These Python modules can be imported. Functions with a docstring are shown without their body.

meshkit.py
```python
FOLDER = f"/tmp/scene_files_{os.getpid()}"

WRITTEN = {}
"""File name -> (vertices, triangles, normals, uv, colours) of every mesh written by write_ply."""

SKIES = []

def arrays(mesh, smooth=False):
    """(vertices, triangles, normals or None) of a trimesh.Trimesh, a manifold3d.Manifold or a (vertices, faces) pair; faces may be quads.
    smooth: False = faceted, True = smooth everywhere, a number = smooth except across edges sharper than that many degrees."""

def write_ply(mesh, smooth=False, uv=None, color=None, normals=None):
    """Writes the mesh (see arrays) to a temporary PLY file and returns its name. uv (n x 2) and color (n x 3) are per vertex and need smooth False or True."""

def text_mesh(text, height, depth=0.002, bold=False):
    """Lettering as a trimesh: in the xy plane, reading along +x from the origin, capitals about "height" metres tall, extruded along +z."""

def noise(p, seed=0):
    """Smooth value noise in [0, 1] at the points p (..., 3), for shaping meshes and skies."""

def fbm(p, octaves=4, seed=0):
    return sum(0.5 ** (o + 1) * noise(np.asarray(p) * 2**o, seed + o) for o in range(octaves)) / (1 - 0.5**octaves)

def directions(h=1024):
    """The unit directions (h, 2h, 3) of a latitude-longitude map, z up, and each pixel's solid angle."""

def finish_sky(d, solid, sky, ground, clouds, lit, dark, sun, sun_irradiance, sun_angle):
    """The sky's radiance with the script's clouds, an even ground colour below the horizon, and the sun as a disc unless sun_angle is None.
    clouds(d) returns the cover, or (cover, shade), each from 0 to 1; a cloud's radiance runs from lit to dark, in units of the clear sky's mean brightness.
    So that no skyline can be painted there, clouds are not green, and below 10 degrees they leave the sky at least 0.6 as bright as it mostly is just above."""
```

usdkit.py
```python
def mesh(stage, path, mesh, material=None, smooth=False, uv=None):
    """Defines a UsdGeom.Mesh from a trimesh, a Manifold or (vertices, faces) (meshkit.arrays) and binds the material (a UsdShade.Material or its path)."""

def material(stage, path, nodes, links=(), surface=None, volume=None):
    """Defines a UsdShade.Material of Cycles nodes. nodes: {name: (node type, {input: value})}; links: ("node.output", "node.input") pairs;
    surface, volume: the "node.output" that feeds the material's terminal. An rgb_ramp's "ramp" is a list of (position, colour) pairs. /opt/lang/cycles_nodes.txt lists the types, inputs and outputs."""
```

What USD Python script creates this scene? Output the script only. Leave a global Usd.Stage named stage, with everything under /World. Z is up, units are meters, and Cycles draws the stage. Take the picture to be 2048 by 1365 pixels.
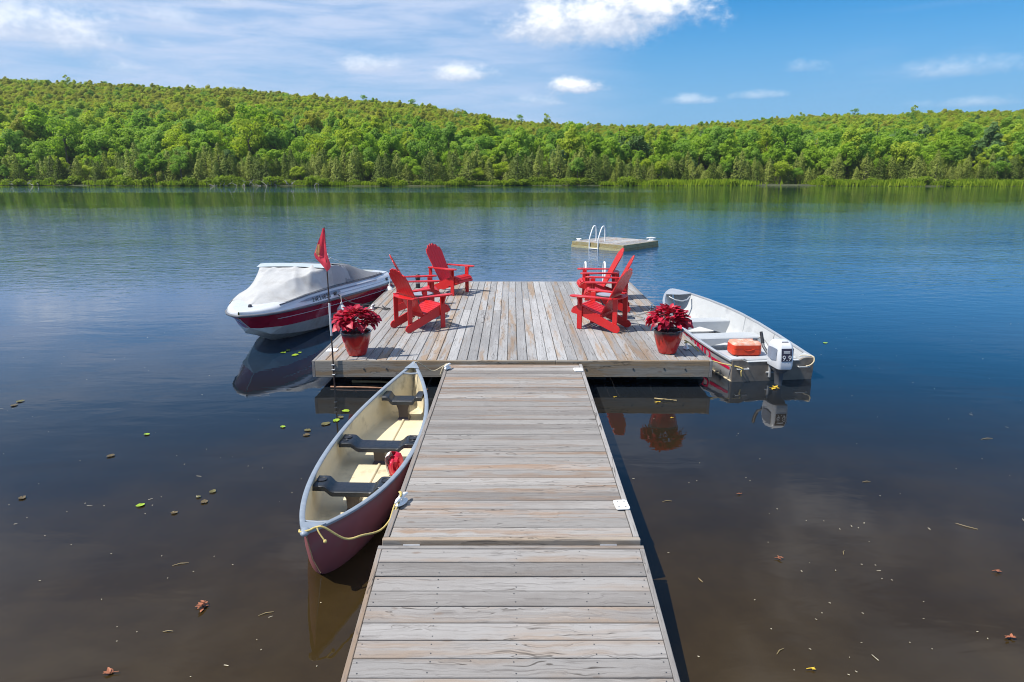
import math, random
import numpy as np, trimesh, usdkit, meshkit
from pxr import Usd, UsdGeom, UsdLux, UsdShade, Sdf, Gf, Vt

stage = Usd.Stage.CreateInMemory()
UsdGeom.SetStageUpAxis(stage, UsdGeom.Tokens.z)
UsdGeom.SetStageMetersPerUnit(stage, 1.0)
UsdGeom.Xform.Define(stage, '/World')
UsdGeom.Scope.Define(stage, '/World/Looks')
rng = np.random.default_rng(7)
random.seed(7)

# ------------------------------------------------------------------ camera, sky, sun, exposure
CAM_H, PITCH = 3.02, 14.0856
cam = UsdGeom.Camera.Define(stage, '/World/camera')
cam.CreateHorizontalApertureAttr(36.0)
cam.CreateVerticalApertureAttr(36.0 * 682 / 1024)
cam.CreateFocalLengthAttr(36.0 * 1365 / 2048)
cam.CreateClippingRangeAttr(Gf.Vec2f(0.1, 4000))
cam.CreateExposureAttr(0.66)
cam.AddTranslateOp().Set(Gf.Vec3d(0, 0, CAM_H))
cam.AddRotateXOp().Set(90.0 - PITCH)

SUN_EL = math.radians(57.0)
SUN_AZ = math.atan2(-0.955, -0.297)          # atan2(x, y) of the direction towards the sun: from the left, a little behind
sun_dir = np.array([math.cos(SUN_EL) * math.sin(SUN_AZ), math.cos(SUN_EL) * math.cos(SUN_AZ), math.sin(SUN_EL)])
sun = UsdLux.DistantLight.Define(stage, '/World/sun')
sun.CreateNormalizeAttr(True)
sun.CreateIntensityAttr(1.0)
sun.CreateAngleAttr(0.53)
sun.CreateColorAttr(Gf.Vec3f(1.0, 0.955, 0.88))
_z = Gf.Vec3d(*sun_dir)
_x = Gf.Cross(Gf.Vec3d(0, 0, 1), _z).GetNormalized()
_y = Gf.Cross(_z, _x)
sun.AddTransformOp().Set(Gf.Matrix4d(_x[0], _x[1], _x[2], 0, _y[0], _y[1], _y[2], 0, _z[0], _z[1], _z[2], 0, 0, 0, 0, 1))


class Graph:
    """Collects Cycles nodes and links for one material."""
    def __init__(self):
        self.nodes, self.links, self.n = {}, [], 0

    def add(self, kind, **inputs):
        self.n += 1
        name = f'n{self.n}'
        plain = {}
        for k, v in inputs.items():
            if isinstance(v, str) and '.' in v and v.split('.')[0] in self.nodes:
                self.links.append((v, f'{name}.{k}'))
            else:
                plain[k] = v
        self.nodes[name] = (kind, plain)
        return name

    def math(self, op, a, b=0.5, c=0.0, clamp=False):
        return self.add('math', math_type=op, value1=a, value2=b, value3=c, use_clamp=clamp) + '.value'

    def ramp01(self, v, lo, hi, a=0.0, b=1.0, kind='smoothstep'):
        return self.add('map_range', range_type=kind, value=v, from_min=lo, from_max=hi, to_min=a, to_max=b, clamp=True) + '.result'

    def mix(self, f, a, b, mode='mix'):
        return self.add('mix_color', blend_type=mode, fac=f, a=a, b=b) + '.result'

    def vec(self, op, a, b=(0, 0, 0), scale=1.0):
        return self.add('vector_math', math_type=op, vector1=a, vector2=b, scale=scale)

    def noise(self, vector, scale, detail=3.0, rough=0.55, distortion=0.0):
        return self.add('noise_texture', dimensions='3D', vector=vector, scale=scale, detail=detail, roughness=rough, distortion=distortion) + '.fac'

    def done(self, path, surface=None, volume=None):
        return usdkit.material(stage, path, self.nodes, self.links, surface=surface, volume=volume)


# fair-weather clouds: azimuth, elevation, half width and half height in radians, strength
CLOUDS = [(0.0582, 0.1817, 0.0696, 0.0322, 1), (0.1284, 0.1896, 0.1099, 0.0454, 1), (0.1640, 0.2063, 0.0733, 0.0293, 1), (-0.5624, 0.1514, 0.0879, 0.0308, 0.62), (-0.3707, 0.2023, 0.0366, 0.0132, 0.5), (-0.4356, 0.1764, 0.0403, 0.0147, 0.35), (-0.4951, 0.1156, 0.0308, 0.0088, 0.4), (-0.1858, 0.1339, 0.0454, 0.0147, 0.55), (-0.0680, 0.1246, 0.0403, 0.0132, 0.7), (0.0916, 0.1097, 0.0381, 0.0125, 0.9), (0.0389, 0.0906, 0.0337, 0.0088, 0.4), (0.2396, 0.0894, 0.0352, 0.0073, 0.5), (0.3260, 0.0939, 0.0293, 0.0059, 0.4), (0.3765, 0.1250, 0.0220, 0.0088, 0.35), (0.5543, 0.1117, 0.0549, 0.0117, 0.38), (0.5715, 0.0758, 0.0513, 0.0073, 0.4)]


def sky_material():
    g = Graph()
    tc = g.add('texture_coordinate')
    d = tc + '.generated'
    s = g.add('separate_xyz', vector=d)
    az = g.math('arctan2', s + '.x', s + '.y')
    el = g.math('arcsine', s + '.z')
    sky = g.add('sky_texture', sky_type='single_scattering', sun_disc=False, sun_elevation=SUN_EL, sun_rotation=SUN_AZ, altitude=300.0, air_density=1.0, aerosol_density=0.35, ozone_density=2.2) + '.color'
    # deeper, more saturated blue, as the camera rendered it
    blue = g.mix(1.0, sky, (0.05, 0.55, 0.86), 'multiply')
    aevec = g.add('combine_xyz', x=az, y=el, z=0.0) + '.vector'
    # soft wobble that makes the outlines of the clouds billow
    wob = g.noise(g.vec('multiply', aevec, (1.0, 1.35, 1.0)) + '.vector', 20.0, 5.0, 0.6)
    wob2 = g.noise(g.vec('multiply', aevec, (1.0, 1.6, 1.0)) + '.vector', 75.0, 3.0, 0.6)
    # thin high cloud: dense towards the left, streaked nearly level; broken veils go on round the sky, the overhead one brightened for fill
    cv = g.vec('multiply', aevec, (2.2, 13.0, 1.0)) + '.vector'
    veil_n = g.noise(g.vec('add', cv, (3.1, 0.7, 0.4)) + '.vector', 1.0, 5.0, 0.6, 0.6)
    fine_n = g.noise(g.vec('multiply', aevec, (7.0, 44.0, 1.0)) + '.vector', 1.0, 4.0, 0.6, 0.4)
    big_n = g.noise(d, 1.6, 2.0, 0.5)
    left = g.ramp01(g.math('add', az, g.math('multiply', veil_n, 0.25)), 0.07, 0.33, 1.0, 0.0)
    right = g.math('multiply', g.ramp01(az, 0.34, 0.66), g.ramp01(veil_n, 0.40, 0.66))
    high = g.ramp01(el, 0.235, 0.35, 1.0, 0.10)
    over = g.math('multiply', g.ramp01(el, 0.62, 1.0), g.ramp01(big_n, 0.3, 0.6, 0.6, 1.0))  # overhead veil, out of view, added to the sky as fill light
    veil = g.math('multiply', left, g.ramp01(veil_n, 0.18, 0.60, 0.45, 1.0))
    veil = g.math('maximum', veil, g.math('multiply', right, 0.42))
    veil = g.math('multiply', veil, g.ramp01(fine_n, 0.28, 0.68, 0.50, 1.0))
    mid_n = g.noise(g.vec('multiply', d, (2.2, 3.4, 5.0)) + '.vector', 1.0, 4.0, 0.55, 0.5)
    mid = g.math('multiply', g.ramp01(el, 0.30, 0.46), g.ramp01(mid_n, 0.46, 0.66, 0.0, 0.75))
    veil = g.math('maximum', g.math('multiply', veil, high), g.math('maximum', over, mid))
    veil = g.math('multiply', veil, 0.95, clamp=True)
    horizon = g.ramp01(el, 0.03, 0.27, 0.85, 0.0)
    veil_c = g.mix(g.ramp01(el, 0.5, 0.9), (3.75, 4.5, 6.0), (5.2, 5.8, 7.0))  # whiter and brighter overhead to strengthen that fill
    col = g.mix(horizon, blue, (1.75, 3.05, 4.85))
    col = g.mix(veil, col, veil_c)
    # fair-weather cumulus: (azimuth, elevation, half width, half height, strength) in radians
    blobs = CLOUDS
    dist = None
    wsum = None
    vsum = None
    ssum = None
    for (a0, e0, w, h, st) in blobs:
        q = g.vec('multiply', g.vec('subtract', aevec, (a0, e0, 0)) + '.vector', (1 / w, 1 / h, 0)) + '.vector'
        ln = g.vec('length', q) + '.value'
        wt = g.math('multiply', g.math('maximum', g.math('subtract', 1.7, ln), 0.0), st)
        v = g.math('multiply', g.add('separate_xyz', vector=q) + '.y', wt)
        dd = g.math('subtract', 1.0, ln)
        dd = g.math('multiply', dd, min(1.0, 0.55 + 0.45 * st))
        dist = dd if dist is None else g.math('maximum', dist, dd)
        s2 = g.math('multiply', wt, st)
        ssum = s2 if ssum is None else g.math('add', ssum, s2)
        wsum = wt if wsum is None else g.math('add', wsum, wt)
        vsum = v if vsum is None else g.math('add', vsum, v)
    lump = g.math('add', g.math('multiply', g.math('subtract', wob, 0.5), 1.9), g.math('multiply', g.math('subtract', wob2, 0.5), 0.65))
    body = g.math('add', dist, lump)
    vert = g.math('divide', vsum, g.math('maximum', wsum, 0.05))
    # flat bases: erode below the middle
    body = g.math('subtract', body, g.math('multiply', g.math('maximum', g.math('subtract', -0.25, vert), 0.0), 1.1))
    cover = g.math('multiply', g.ramp01(body, -0.40, 0.75), g.ramp01(g.math('divide', ssum, g.math('maximum', wsum, 0.05)), 0.35, 0.95, 0.25, 1.0))
    shade = g.ramp01(g.math('add', g.math('add', vert, g.math('multiply', lump, 0.9)), g.math('multiply', body, 0.25)), -0.35, 0.95)
    cloud = g.mix(shade, (3.9, 4.5, 5.6), (8.3, 8.3, 8.2))
    col = g.mix(g.math('multiply', cover, 0.96), col, cloud)
    bg = g.add('background_shader', color=col, strength=0.10)
    return g.done('/World/Looks/sky_look', surface=bg + '.background')


dome = UsdLux.DomeLight.Define(stage, '/World/sky')
UsdShade.MaterialBindingAPI.Apply(dome.GetPrim()).Bind(sky_material())
for k_, v_ in (('label', 'blue summer sky with thin veils and small white clouds'), ('category', 'sky'), ('kind', 'structure')):
    dome.GetPrim().SetCustomDataByKey(k_, v_)

# ------------------------------------------------------------------ helpers
used_names = {}


def child_path(parent, name):
    key = (str(parent), name)
    n = used_names.get(key, 0)
    used_names[key] = n + 1
    return f'{parent}/{name}' if n == 0 else f'{parent}/{name}_{n:03d}'


def tag(prim, label=None, cat=None, group=None, kind=None):
    for k, v in (('label', label), ('category', cat), ('group', group), ('kind', kind)):
        if v:
            prim.SetCustomDataByKey(k, v)
    return prim


def thing(name, label, cat, loc=(0, 0, 0), rz=0.0, group=None, parent='/World', rx=0.0, ry=0.0):
    """An Xform at the thing's base; its parts are its children. Angles in degrees."""
    x = UsdGeom.Xform.Define(stage, child_path(parent, name))
    x.AddTranslateOp().Set(Gf.Vec3d(*map(float, loc)))
    if rz:
        x.AddRotateZOp().Set(float(rz))
    if ry:
        x.AddRotateYOp().Set(float(ry))
    if rx:
        x.AddRotateXOp().Set(float(rx))
    tag(x.GetPrim(), label, cat, group)
    return x.GetPath()


def set_tone(m, tone):
    if tone is not None:
        n = len(m.GetPointsAttr().Get())
        UsdGeom.PrimvarsAPI(m).CreatePrimvar('tone', Sdf.ValueTypeNames.FloatArray, 'vertex').Set(Vt.FloatArray.FromNumpy(np.full(n, tone, np.float32)))


def part(parent, name, mesh, mat, smooth=False, label=None, tone=None, kind=None):
    m = usdkit.mesh(stage, child_path(parent, name), mesh, mat, smooth)
    set_tone(m, tone)
    tag(m.GetPrim(), label, kind=kind)
    return m.GetPath()


def solo(name, mesh, mat, label, cat=None, group=None, kind=None, smooth=False, tone=None):
    m = usdkit.mesh(stage, child_path('/World', name), mesh, mat, smooth)
    set_tone(m, tone)
    tag(m.GetPrim(), label, cat, group, kind)
    return m.GetPath()


def join(ms):
    return trimesh.util.concatenate([m if isinstance(m, trimesh.Trimesh) else tm(m) for m in ms])


def tm(vf):
    v, f = np.asarray(vf[0], float), np.asarray(vf[1], int)
    if f.shape[1] == 4:
        f = np.vstack([f[:, [0, 1, 2]], f[:, [0, 2, 3]]])
    return trimesh.Trimesh(v, f, process=False)


def move(m, t=(0, 0, 0), rx=0, ry=0, rz=0):
    """Copy of m rotated (degrees, x then y then z) and moved."""
    m = m.copy()
    for a, ax in ((rx, (1, 0, 0)), (ry, (0, 1, 0)), (rz, (0, 0, 1))):
        if a:
            m.apply_transform(trimesh.transformations.rotation_matrix(math.radians(a), ax))
    m.apply_translation(t)
    return m


def prism(poly, axis_lo, axis_hi, ch=0.0):
    """Extrudes a polygon given in (u, v) along w from axis_lo to axis_hi, with chamfered end faces. Result in (u, v, w)."""
    poly = np.asarray(poly, float)
    n = len(poly)
    c = poly.mean(0)
    if ch > 0:
        inner = c + (poly - c) * (1 - ch / np.maximum(np.linalg.norm(poly - c, axis=1, keepdims=True), 1e-6))
        rings = [(inner, axis_lo), (poly, axis_lo + ch), (poly, axis_hi - ch), (inner, axis_hi)]
    else:
        rings = [(poly, axis_lo), (poly, axis_hi)]
    v = np.vstack([np.column_stack([p, np.full(n, z)]) for p, z in rings])
    f = []
    for r in range(len(rings) - 1):
        for i in range(n):
            j = (i + 1) % n
            a, b, cc, d = r * n + i, r * n + j, (r + 1) * n + j, (r + 1) * n + i
            f += [[a, b, cc], [a, cc, d]]
    from shapely.geometry import Polygon
    tv, tf = trimesh.creation.triangulate_polygon(Polygon(rings[0][0]), engine='earcut')
    # earcut may keep vertex order; match vertices by position
    idx = [int(np.argmin(((rings[0][0] - q) ** 2).sum(1))) for q in tv]
    last = (len(rings) - 1) * n
    for t in tf:
        a, b, cc = (idx[k] for k in t)
        f += [[cc, b, a], [last + a, last + b, last + cc]]
    m = trimesh.Trimesh(v, np.array(f), process=False)
    if m.volume < 0:
        m.invert()
    return m


def cbox(x0, x1, y0, y1, z0, z1, ch=0.004):
    """A box with chamfered edges along all sides."""
    import manifold3d
    ch = min(ch, .45 * min(x1 - x0, y1 - y0, z1 - z0))
    pts = []
    for x, sx in ((x0, 1), (x1, -1)):
        for y, sy in ((y0, 1), (y1, -1)):
            for z, sz in ((z0, 1), (z1, -1)):
                pts += [(x + sx * ch, y + sy * ch, z), (x + sx * ch, y, z + sz * ch), (x, y + sy * ch, z + sz * ch)]
    return trimesh.convex.convex_hull(np.array(pts))


def tube(points, r, n=8, caps=True, closed=False):
    p = np.asarray(points, float)
    rr = np.broadcast_to(np.asarray(r, float), (len(p),))
    t = np.gradient(p, axis=0)
    if closed:
        t = np.roll(p, -1, 0) - np.roll(p, 1, 0)
    t /= np.maximum(np.linalg.norm(t, axis=1, keepdims=True), 1e-9)
    u = np.cross(t[0], [0, 0, 1.0] if abs(t[0][2]) < .9 else [1.0, 0, 0])
    u /= np.linalg.norm(u)
    v, f = [], []
    for i in range(len(p)):
        u = u - t[i] * (u @ t[i])
        u /= np.linalg.norm(u)
        w = np.cross(t[i], u)
        for k in range(n):
            a = 2 * math.pi * k / n
            v.append(p[i] + rr[i] * (math.cos(a) * u + math.sin(a) * w))
    m = len(p)
    for i in range(m if closed else m - 1):
        for k in range(n):
            a, b = i * n + k, i * n + (k + 1) % n
            c, d = ((i + 1) % m) * n + (k + 1) % n, ((i + 1) % m) * n + k
            f += [[a, b, c], [a, c, d]]
    if caps and not closed:
        v += [p[0], p[-1]]
        for k in range(n):
            f += [[len(v) - 2, (k + 1) % n, k], [len(v) - 1, (m - 1) * n + k, (m - 1) * n + (k + 1) % n]]
    return trimesh.Trimesh(np.array(v), np.array(f), process=False)


def spline(ctrl, n=24):
    """Catmull-Rom through the control points."""
    c = np.asarray(ctrl, float)
    c = np.vstack([2 * c[0] - c[1], c, 2 * c[-1] - c[-2]])
    out = []
    segs = len(c) - 3
    per = max(2, n // segs)
    for i in range(segs):
        p0, p1, p2, p3 = c[i:i + 4]
        for s in np.linspace(0, 1, per, endpoint=False):
            out.append(.5 * ((2 * p1) + (-p0 + p2) * s + (2 * p0 - 5 * p1 + 4 * p2 - p3) * s * s + (-p0 + 3 * p1 - 3 * p2 + p3) * s ** 3))
    out.append(c[-2])
    return np.array(out)


def lathe(profile, n=24):
    """Profile of (r, z) pairs turned about z."""
    pr = np.asarray(profile, float)
    v, f = [], []
    for r, z in pr:
        for k in range(n):
            a = 2 * math.pi * k / n
            v.append((r * math.cos(a), r * math.sin(a), z))
    for i in range(len(pr) - 1):
        for k in range(n):
            a, b = i * n + k, i * n + (k + 1) % n
            f += [[a, b, b + n], [a, b + n, a + n]]
    return trimesh.Trimesh(np.array(v), np.array(f), process=False)


def loft(sections, close_ring=False, cap0=False, cap1=False):
    """Quads between equally long polylines."""
    s = np.asarray(sections, float)
    m, n = s.shape[:2]
    v = s.reshape(-1, 3)
    f = []
    for i in range(m - 1):
        for k in range(n if close_ring else n - 1):
            a, b = i * n + k, i * n + (k + 1) % n
            f += [[a, b, b + n], [a, b + n, a + n]]
    v = list(v)
    for on, base in ((cap0, 0), (cap1, (m - 1) * n)):
        if on:
            c = len(v)
            v.append(np.mean(s[0 if base == 0 else -1], axis=0))
            for k in range(n if close_ring else n - 1):
                a, b = base + k, base + (k + 1) % n
                f.append([c, b, a] if base == 0 else [c, a, b])
    return trimesh.Trimesh(np.array(v), np.array(f), process=False)


def sphere(c, r, sub=2, scale=(1, 1, 1)):
    m = trimesh.creation.icosphere(sub, r)
    m.vertices *= scale
    m.apply_translation(c)
    return m


# ------------------------------------------------------------------ materials
def simple(name, color, rough=0.5, metallic=0.0, spec=0.5, coat=0.0, vary=0.12, scale=6.0, bump=0.0, bscale=40.0, dirt=None, dirt_amt=0.0, dirt_scale=3.0):
    """A plain coloured material with slight mottling, optional relief and dirt."""
    g = Graph()
    pos = g.add('geometry') + '.position'
    n = g.noise(pos, scale, 4.0, 0.6)
    k = g.ramp01(n, 0.25, 0.75, 1.0 - vary, 1.0 + vary, 'linear')
    col = g.vec('scale', tuple(color), scale=k) + '.vector'
    if dirt is not None:
        dn = g.noise(pos, dirt_scale, 6.0, 0.65)
        col = g.mix(g.ramp01(dn, 0.62 - dirt_amt * .4, 0.85 - dirt_amt * .4, 0.0, min(1.0, .35 + dirt_amt)), col, tuple(dirt))
    r = g.ramp01(g.noise(pos, scale * 2.3, 3.0), 0.3, 0.7, max(0.02, rough - .07), rough + .07, 'linear')
    kw = {}
    if bump > 0:
        bn = g.noise(pos, bscale, 4.0, 0.6)
        kw['normal'] = g.add('bump', height=bn, strength=bump, distance=0.01) + '.normal'
    p = g.add('principled_bsdf', base_color=col, roughness=r, metallic=metallic, specular_ior_level=spec, coat_weight=coat, **kw)
    return g.done(f'/World/Looks/{name}', surface=p + '.BSDF')


def wood(name, axis, grey=(0.215, 0.197, 0.183), tan=(0.27, 0.185, 0.12), pale=(0.305, 0.288, 0.274), tan_amt=0.30, dark=(0.105, 0.092, 0.085)):
    """Weathered board; axis 0 = the grain runs along x, 1 = along y, 2 = along the board given by object coordinates x."""
    g = Graph()
    pos = g.add('geometry') + '.position'
    tone = g.add('attribute', attribute='tone') + '.fac'
    off = g.add('combine_xyz', x=g.math('multiply', tone, 17.3), y=g.math('multiply', tone, 9.1), z=g.math('multiply', tone, 31.7)) + '.vector'
    p = g.vec('add', pos, off) + '.vector'
    along = [1.0, 1.0, 1.0]
    fine, mid, blot = [[60.0] * 3, [10.0] * 3, [3.4] * 3]
    fine[axis], mid[axis], blot[axis] = 1.7, 0.7, 0.75
    warp = g.noise(p, 3.0, 2.0)
    pw = g.vec('add', p, g.vec('scale', (0.085, 0.085, 0.085), scale=g.math('subtract', warp, 0.5)) + '.vector') + '.vector'
    gr = g.noise(g.vec('multiply', pw, tuple(fine)) + '.vector', 1.0, 5.0, 0.65, 0.4)
    gm = g.noise(g.vec('multiply', pw, tuple(mid)) + '.vector', 1.0, 3.0, 0.55, 0.3)
    gb = g.noise(g.vec('multiply', p, tuple(blot)) + '.vector', 1.0, 4.0, 0.6)
    # per board: how grey, how pale, how tan
    per = g.add('white_noise_texture', dimensions='1D', w=g.math('multiply', tone, 91.7))
    pc = g.add('separate_xyz', vector=per + '.color')
    col = g.mix(g.ramp01(g.math('add', gb, g.math('multiply', g.math('subtract', pc + '.x', 0.5), 0.35)), 0.30, 0.66), grey, pale)
    tanmask = g.ramp01(g.math('add', gm, g.math('multiply', g.math('subtract', pc + '.y', 0.62), 0.34)), 0.46, 0.70, 0.0, tan_amt * 1.9)
    col = g.mix(g.math('minimum', tanmask, 0.85), col, tan)
    col = g.mix(g.ramp01(gr, 0.50, 0.72, 0.0, 0.60), col, dark)
    col = g.mix(g.ramp01(gr, 0.26, 0.44, 0.38, 0.0), col, (0.42, 0.405, 0.39))
    # long drying cracks
    ck = [16.0] * 3
    ck[axis] = 0.55
    cr = g.noise(g.vec('multiply', pw, tuple(ck)) + '.vector', 1.0, 2.0, 0.5, 0.5)
    cr = g.math('absolute', g.math('subtract', cr, 0.5))
    cm = g.math('multiply', g.ramp01(cr, 0.004, 0.013, 0.8, 0.0), g.ramp01(gb, 0.46, 0.60))
    col = g.mix(cm, col, (0.06, 0.05, 0.042))
    # knots
    kv = [5.5] * 3
    kv[axis] = 2.1
    vor = g.add('voronoi_texture', dimensions='3D', feature='f1', vector=g.vec('multiply', pw, tuple(kv)) + '.vector', scale=1.0, randomness=1.0)
    kn = g.ramp01(vor + '.distance', 0.03, 0.11, 0.6, 0.0)
    col = g.mix(kn, col, (0.17, 0.115, 0.08))
    # whole-board brightness
    col = g.vec('scale', col, scale=g.ramp01(pc + '.z', 0.0, 1.0, 0.70, 1.06, 'linear')) + '.vector'
    bump = g.add('bump', height=gr, strength=0.35, distance=0.004)
    pb = g.add('principled_bsdf', base_color=col, roughness=0.78, specular_ior_level=0.28, normal=bump + '.normal')
    return g.done(f'/World/Looks/{name}', surface=pb + '.BSDF')


WOOD_X = wood('weathered_wood_x', 0)
WOOD_Y = wood('weathered_wood_y', 1, grey=(0.268, 0.262, 0.258), pale=(0.38, 0.375, 0.37), tan=(0.31, 0.20, 0.11), tan_amt=.40)
WOOD_XW = wood('warm_weathered_wood_x', 0, grey=(0.225, 0.205, 0.19), tan=(0.27, 0.18, 0.12), pale=(0.32, 0.30, 0.28), tan_amt=.45)
WOOD_EDGE_Y = wood('weathered_edge_wood_y', 1, tan_amt=0.5)
WOOD_FASCIA = wood('fascia_wood', 0, grey=(0.23, 0.21, 0.175), tan=(0.30, 0.205, 0.115), pale=(0.32, 0.285, 0.235), tan_amt=0.6)
WOOD_END = wood('end_board_wood', 0, grey=(0.23, 0.205, 0.18), tan=(0.30, 0.22, 0.15), pale=(0.31, 0.285, 0.25), tan_amt=0.4)
WHITE_PLASTIC = simple('white_plastic', (0.78, 0.78, 0.76), 0.4, vary=.05, dirt=(.35, .33, .3), dirt_amt=.15, dirt_scale=9)
STEEL = simple('galvanised_steel', (0.45, 0.47, 0.50), 0.42, metallic=.85, vary=.1)
DARK_STEEL = simple('dark_steel', (0.10, 0.10, 0.105), 0.45, metallic=.6)
BLACK_PLASTIC = simple('black_plastic', (0.022, 0.023, 0.026), 0.45)
UNDERDECK_WOOD = simple('dark_underdeck_wood', (0.05, 0.042, 0.034), 0.9)  # plain dark brown of the joists below the boards


def water_material():
    g = Graph()
    pos = g.add('geometry') + '.position'
    s = g.add('separate_xyz', vector=pos)
    y = s + '.y'
    # how rough the wind makes the surface: calm by the docks, rippled beyond, in patches
    patch = g.noise(g.vec('multiply', pos, (0.035, 0.07, 0.0)) + '.vector', 1.0, 3.0, 0.55)
    patch2 = g.noise(g.vec('multiply', pos, (0.09, 0.30, 0.0)) + '.vector', 1.0, 2.0, 0.5)
    wind = g.ramp01(y, 11.0, 30.0)
    amp = g.math('multiply', wind, g.ramp01(g.math('add', g.math('multiply', patch, 0.7), g.math('multiply', patch2, 0.3)), 0.32, 0.60, 0.25, 1.0))
    band = g.math('multiply', g.math('multiply', g.ramp01(y, 92.0, 102.0), g.ramp01(y, 117.0, 126.0, 1.0, 0.0)), g.ramp01(s + '.x', -5.0, 35.0, 1.0, 0.0))
    amp = g.math('multiply', amp, g.ramp01(y, 32.0, 75.0, 1.0, 0.30))
    amp = g.math('add', amp, g.math('multiply', band, 2.2))
    w1 = g.noise(g.vec('multiply', pos, (1.5, 3.4, 1.0)) + '.vector', 1.0, 3.0, 0.55, 0.35)
    w2 = g.noise(g.vec('multiply', pos, (5.0, 11.0, 1.0)) + '.vector', 1.0, 2.0, 0.5, 0.2)
    w0 = g.noise(g.vec('multiply', pos, (0.5, 1.3, 1.0)) + '.vector', 1.0, 2.0, 0.5, 0.6)
    h_big = g.math('multiply', g.math('add', g.math('multiply', w1, 0.042), g.math('multiply', w2, 0.006)), amp)
    h_small = g.math('add', g.math('multiply', w0, 0.0045), g.math('multiply', w1, 0.0016))
    b = g.add('bump', height=g.math('add', h_big, h_small), strength=1.0, distance=1.0)
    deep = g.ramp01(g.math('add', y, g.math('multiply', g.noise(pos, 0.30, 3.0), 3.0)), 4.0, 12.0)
    murk_sky_tint = g.mix(g.ramp01(g.noise(pos, 0.9, 5.0, 0.6), 0.3, 0.7), (0.0265, 0.0165, 0.0052), (0.040, 0.0255, 0.0085))
    murk_sky_tint = g.mix(deep, murk_sky_tint, (0.0090, 0.0088, 0.0066))
    murk_sky_tint = g.mix(g.ramp01(y, 7.0, 17.5), murk_sky_tint, (0.0010, 0.0340, 0.0900))  # blue sky reflection painted into the base colour away from the docks
    murk_sky_tint = g.mix(g.ramp01(y, 34.0, 60.0), murk_sky_tint, (0.0045, 0.0250, 0.0130))  # painted blue gives way to dark green where the hills reflect
    p = g.add('principled_bsdf', base_color=murk_sky_tint, roughness=0.015, ior=1.40, specular_ior_level=0.5, normal=b + '.normal')
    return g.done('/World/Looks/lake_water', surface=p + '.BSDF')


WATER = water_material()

# ------------------------------------------------------------------ water
gx = np.array([-900, -300, -120, -60, -30, -15, 0, 15, 30, 60, 120, 300, 900.])
gy = np.array([-120, -40, -10, 0, 10, 20, 40, 70, 110, 150, 200.])
vv = np.array([(x, y, 0) for y in gy for x in gx])
ff = [[j * len(gx) + i, j * len(gx) + i + 1, (j + 1) * len(gx) + i + 1, (j + 1) * len(gx) + i] for j in range(len(gy) - 1) for i in range(len(gx) - 1)]
solo('water', tm((vv, np.array(ff))), WATER, 'dark brown lake water, calm by the docks and rippled beyond', 'water', kind='structure')

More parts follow.
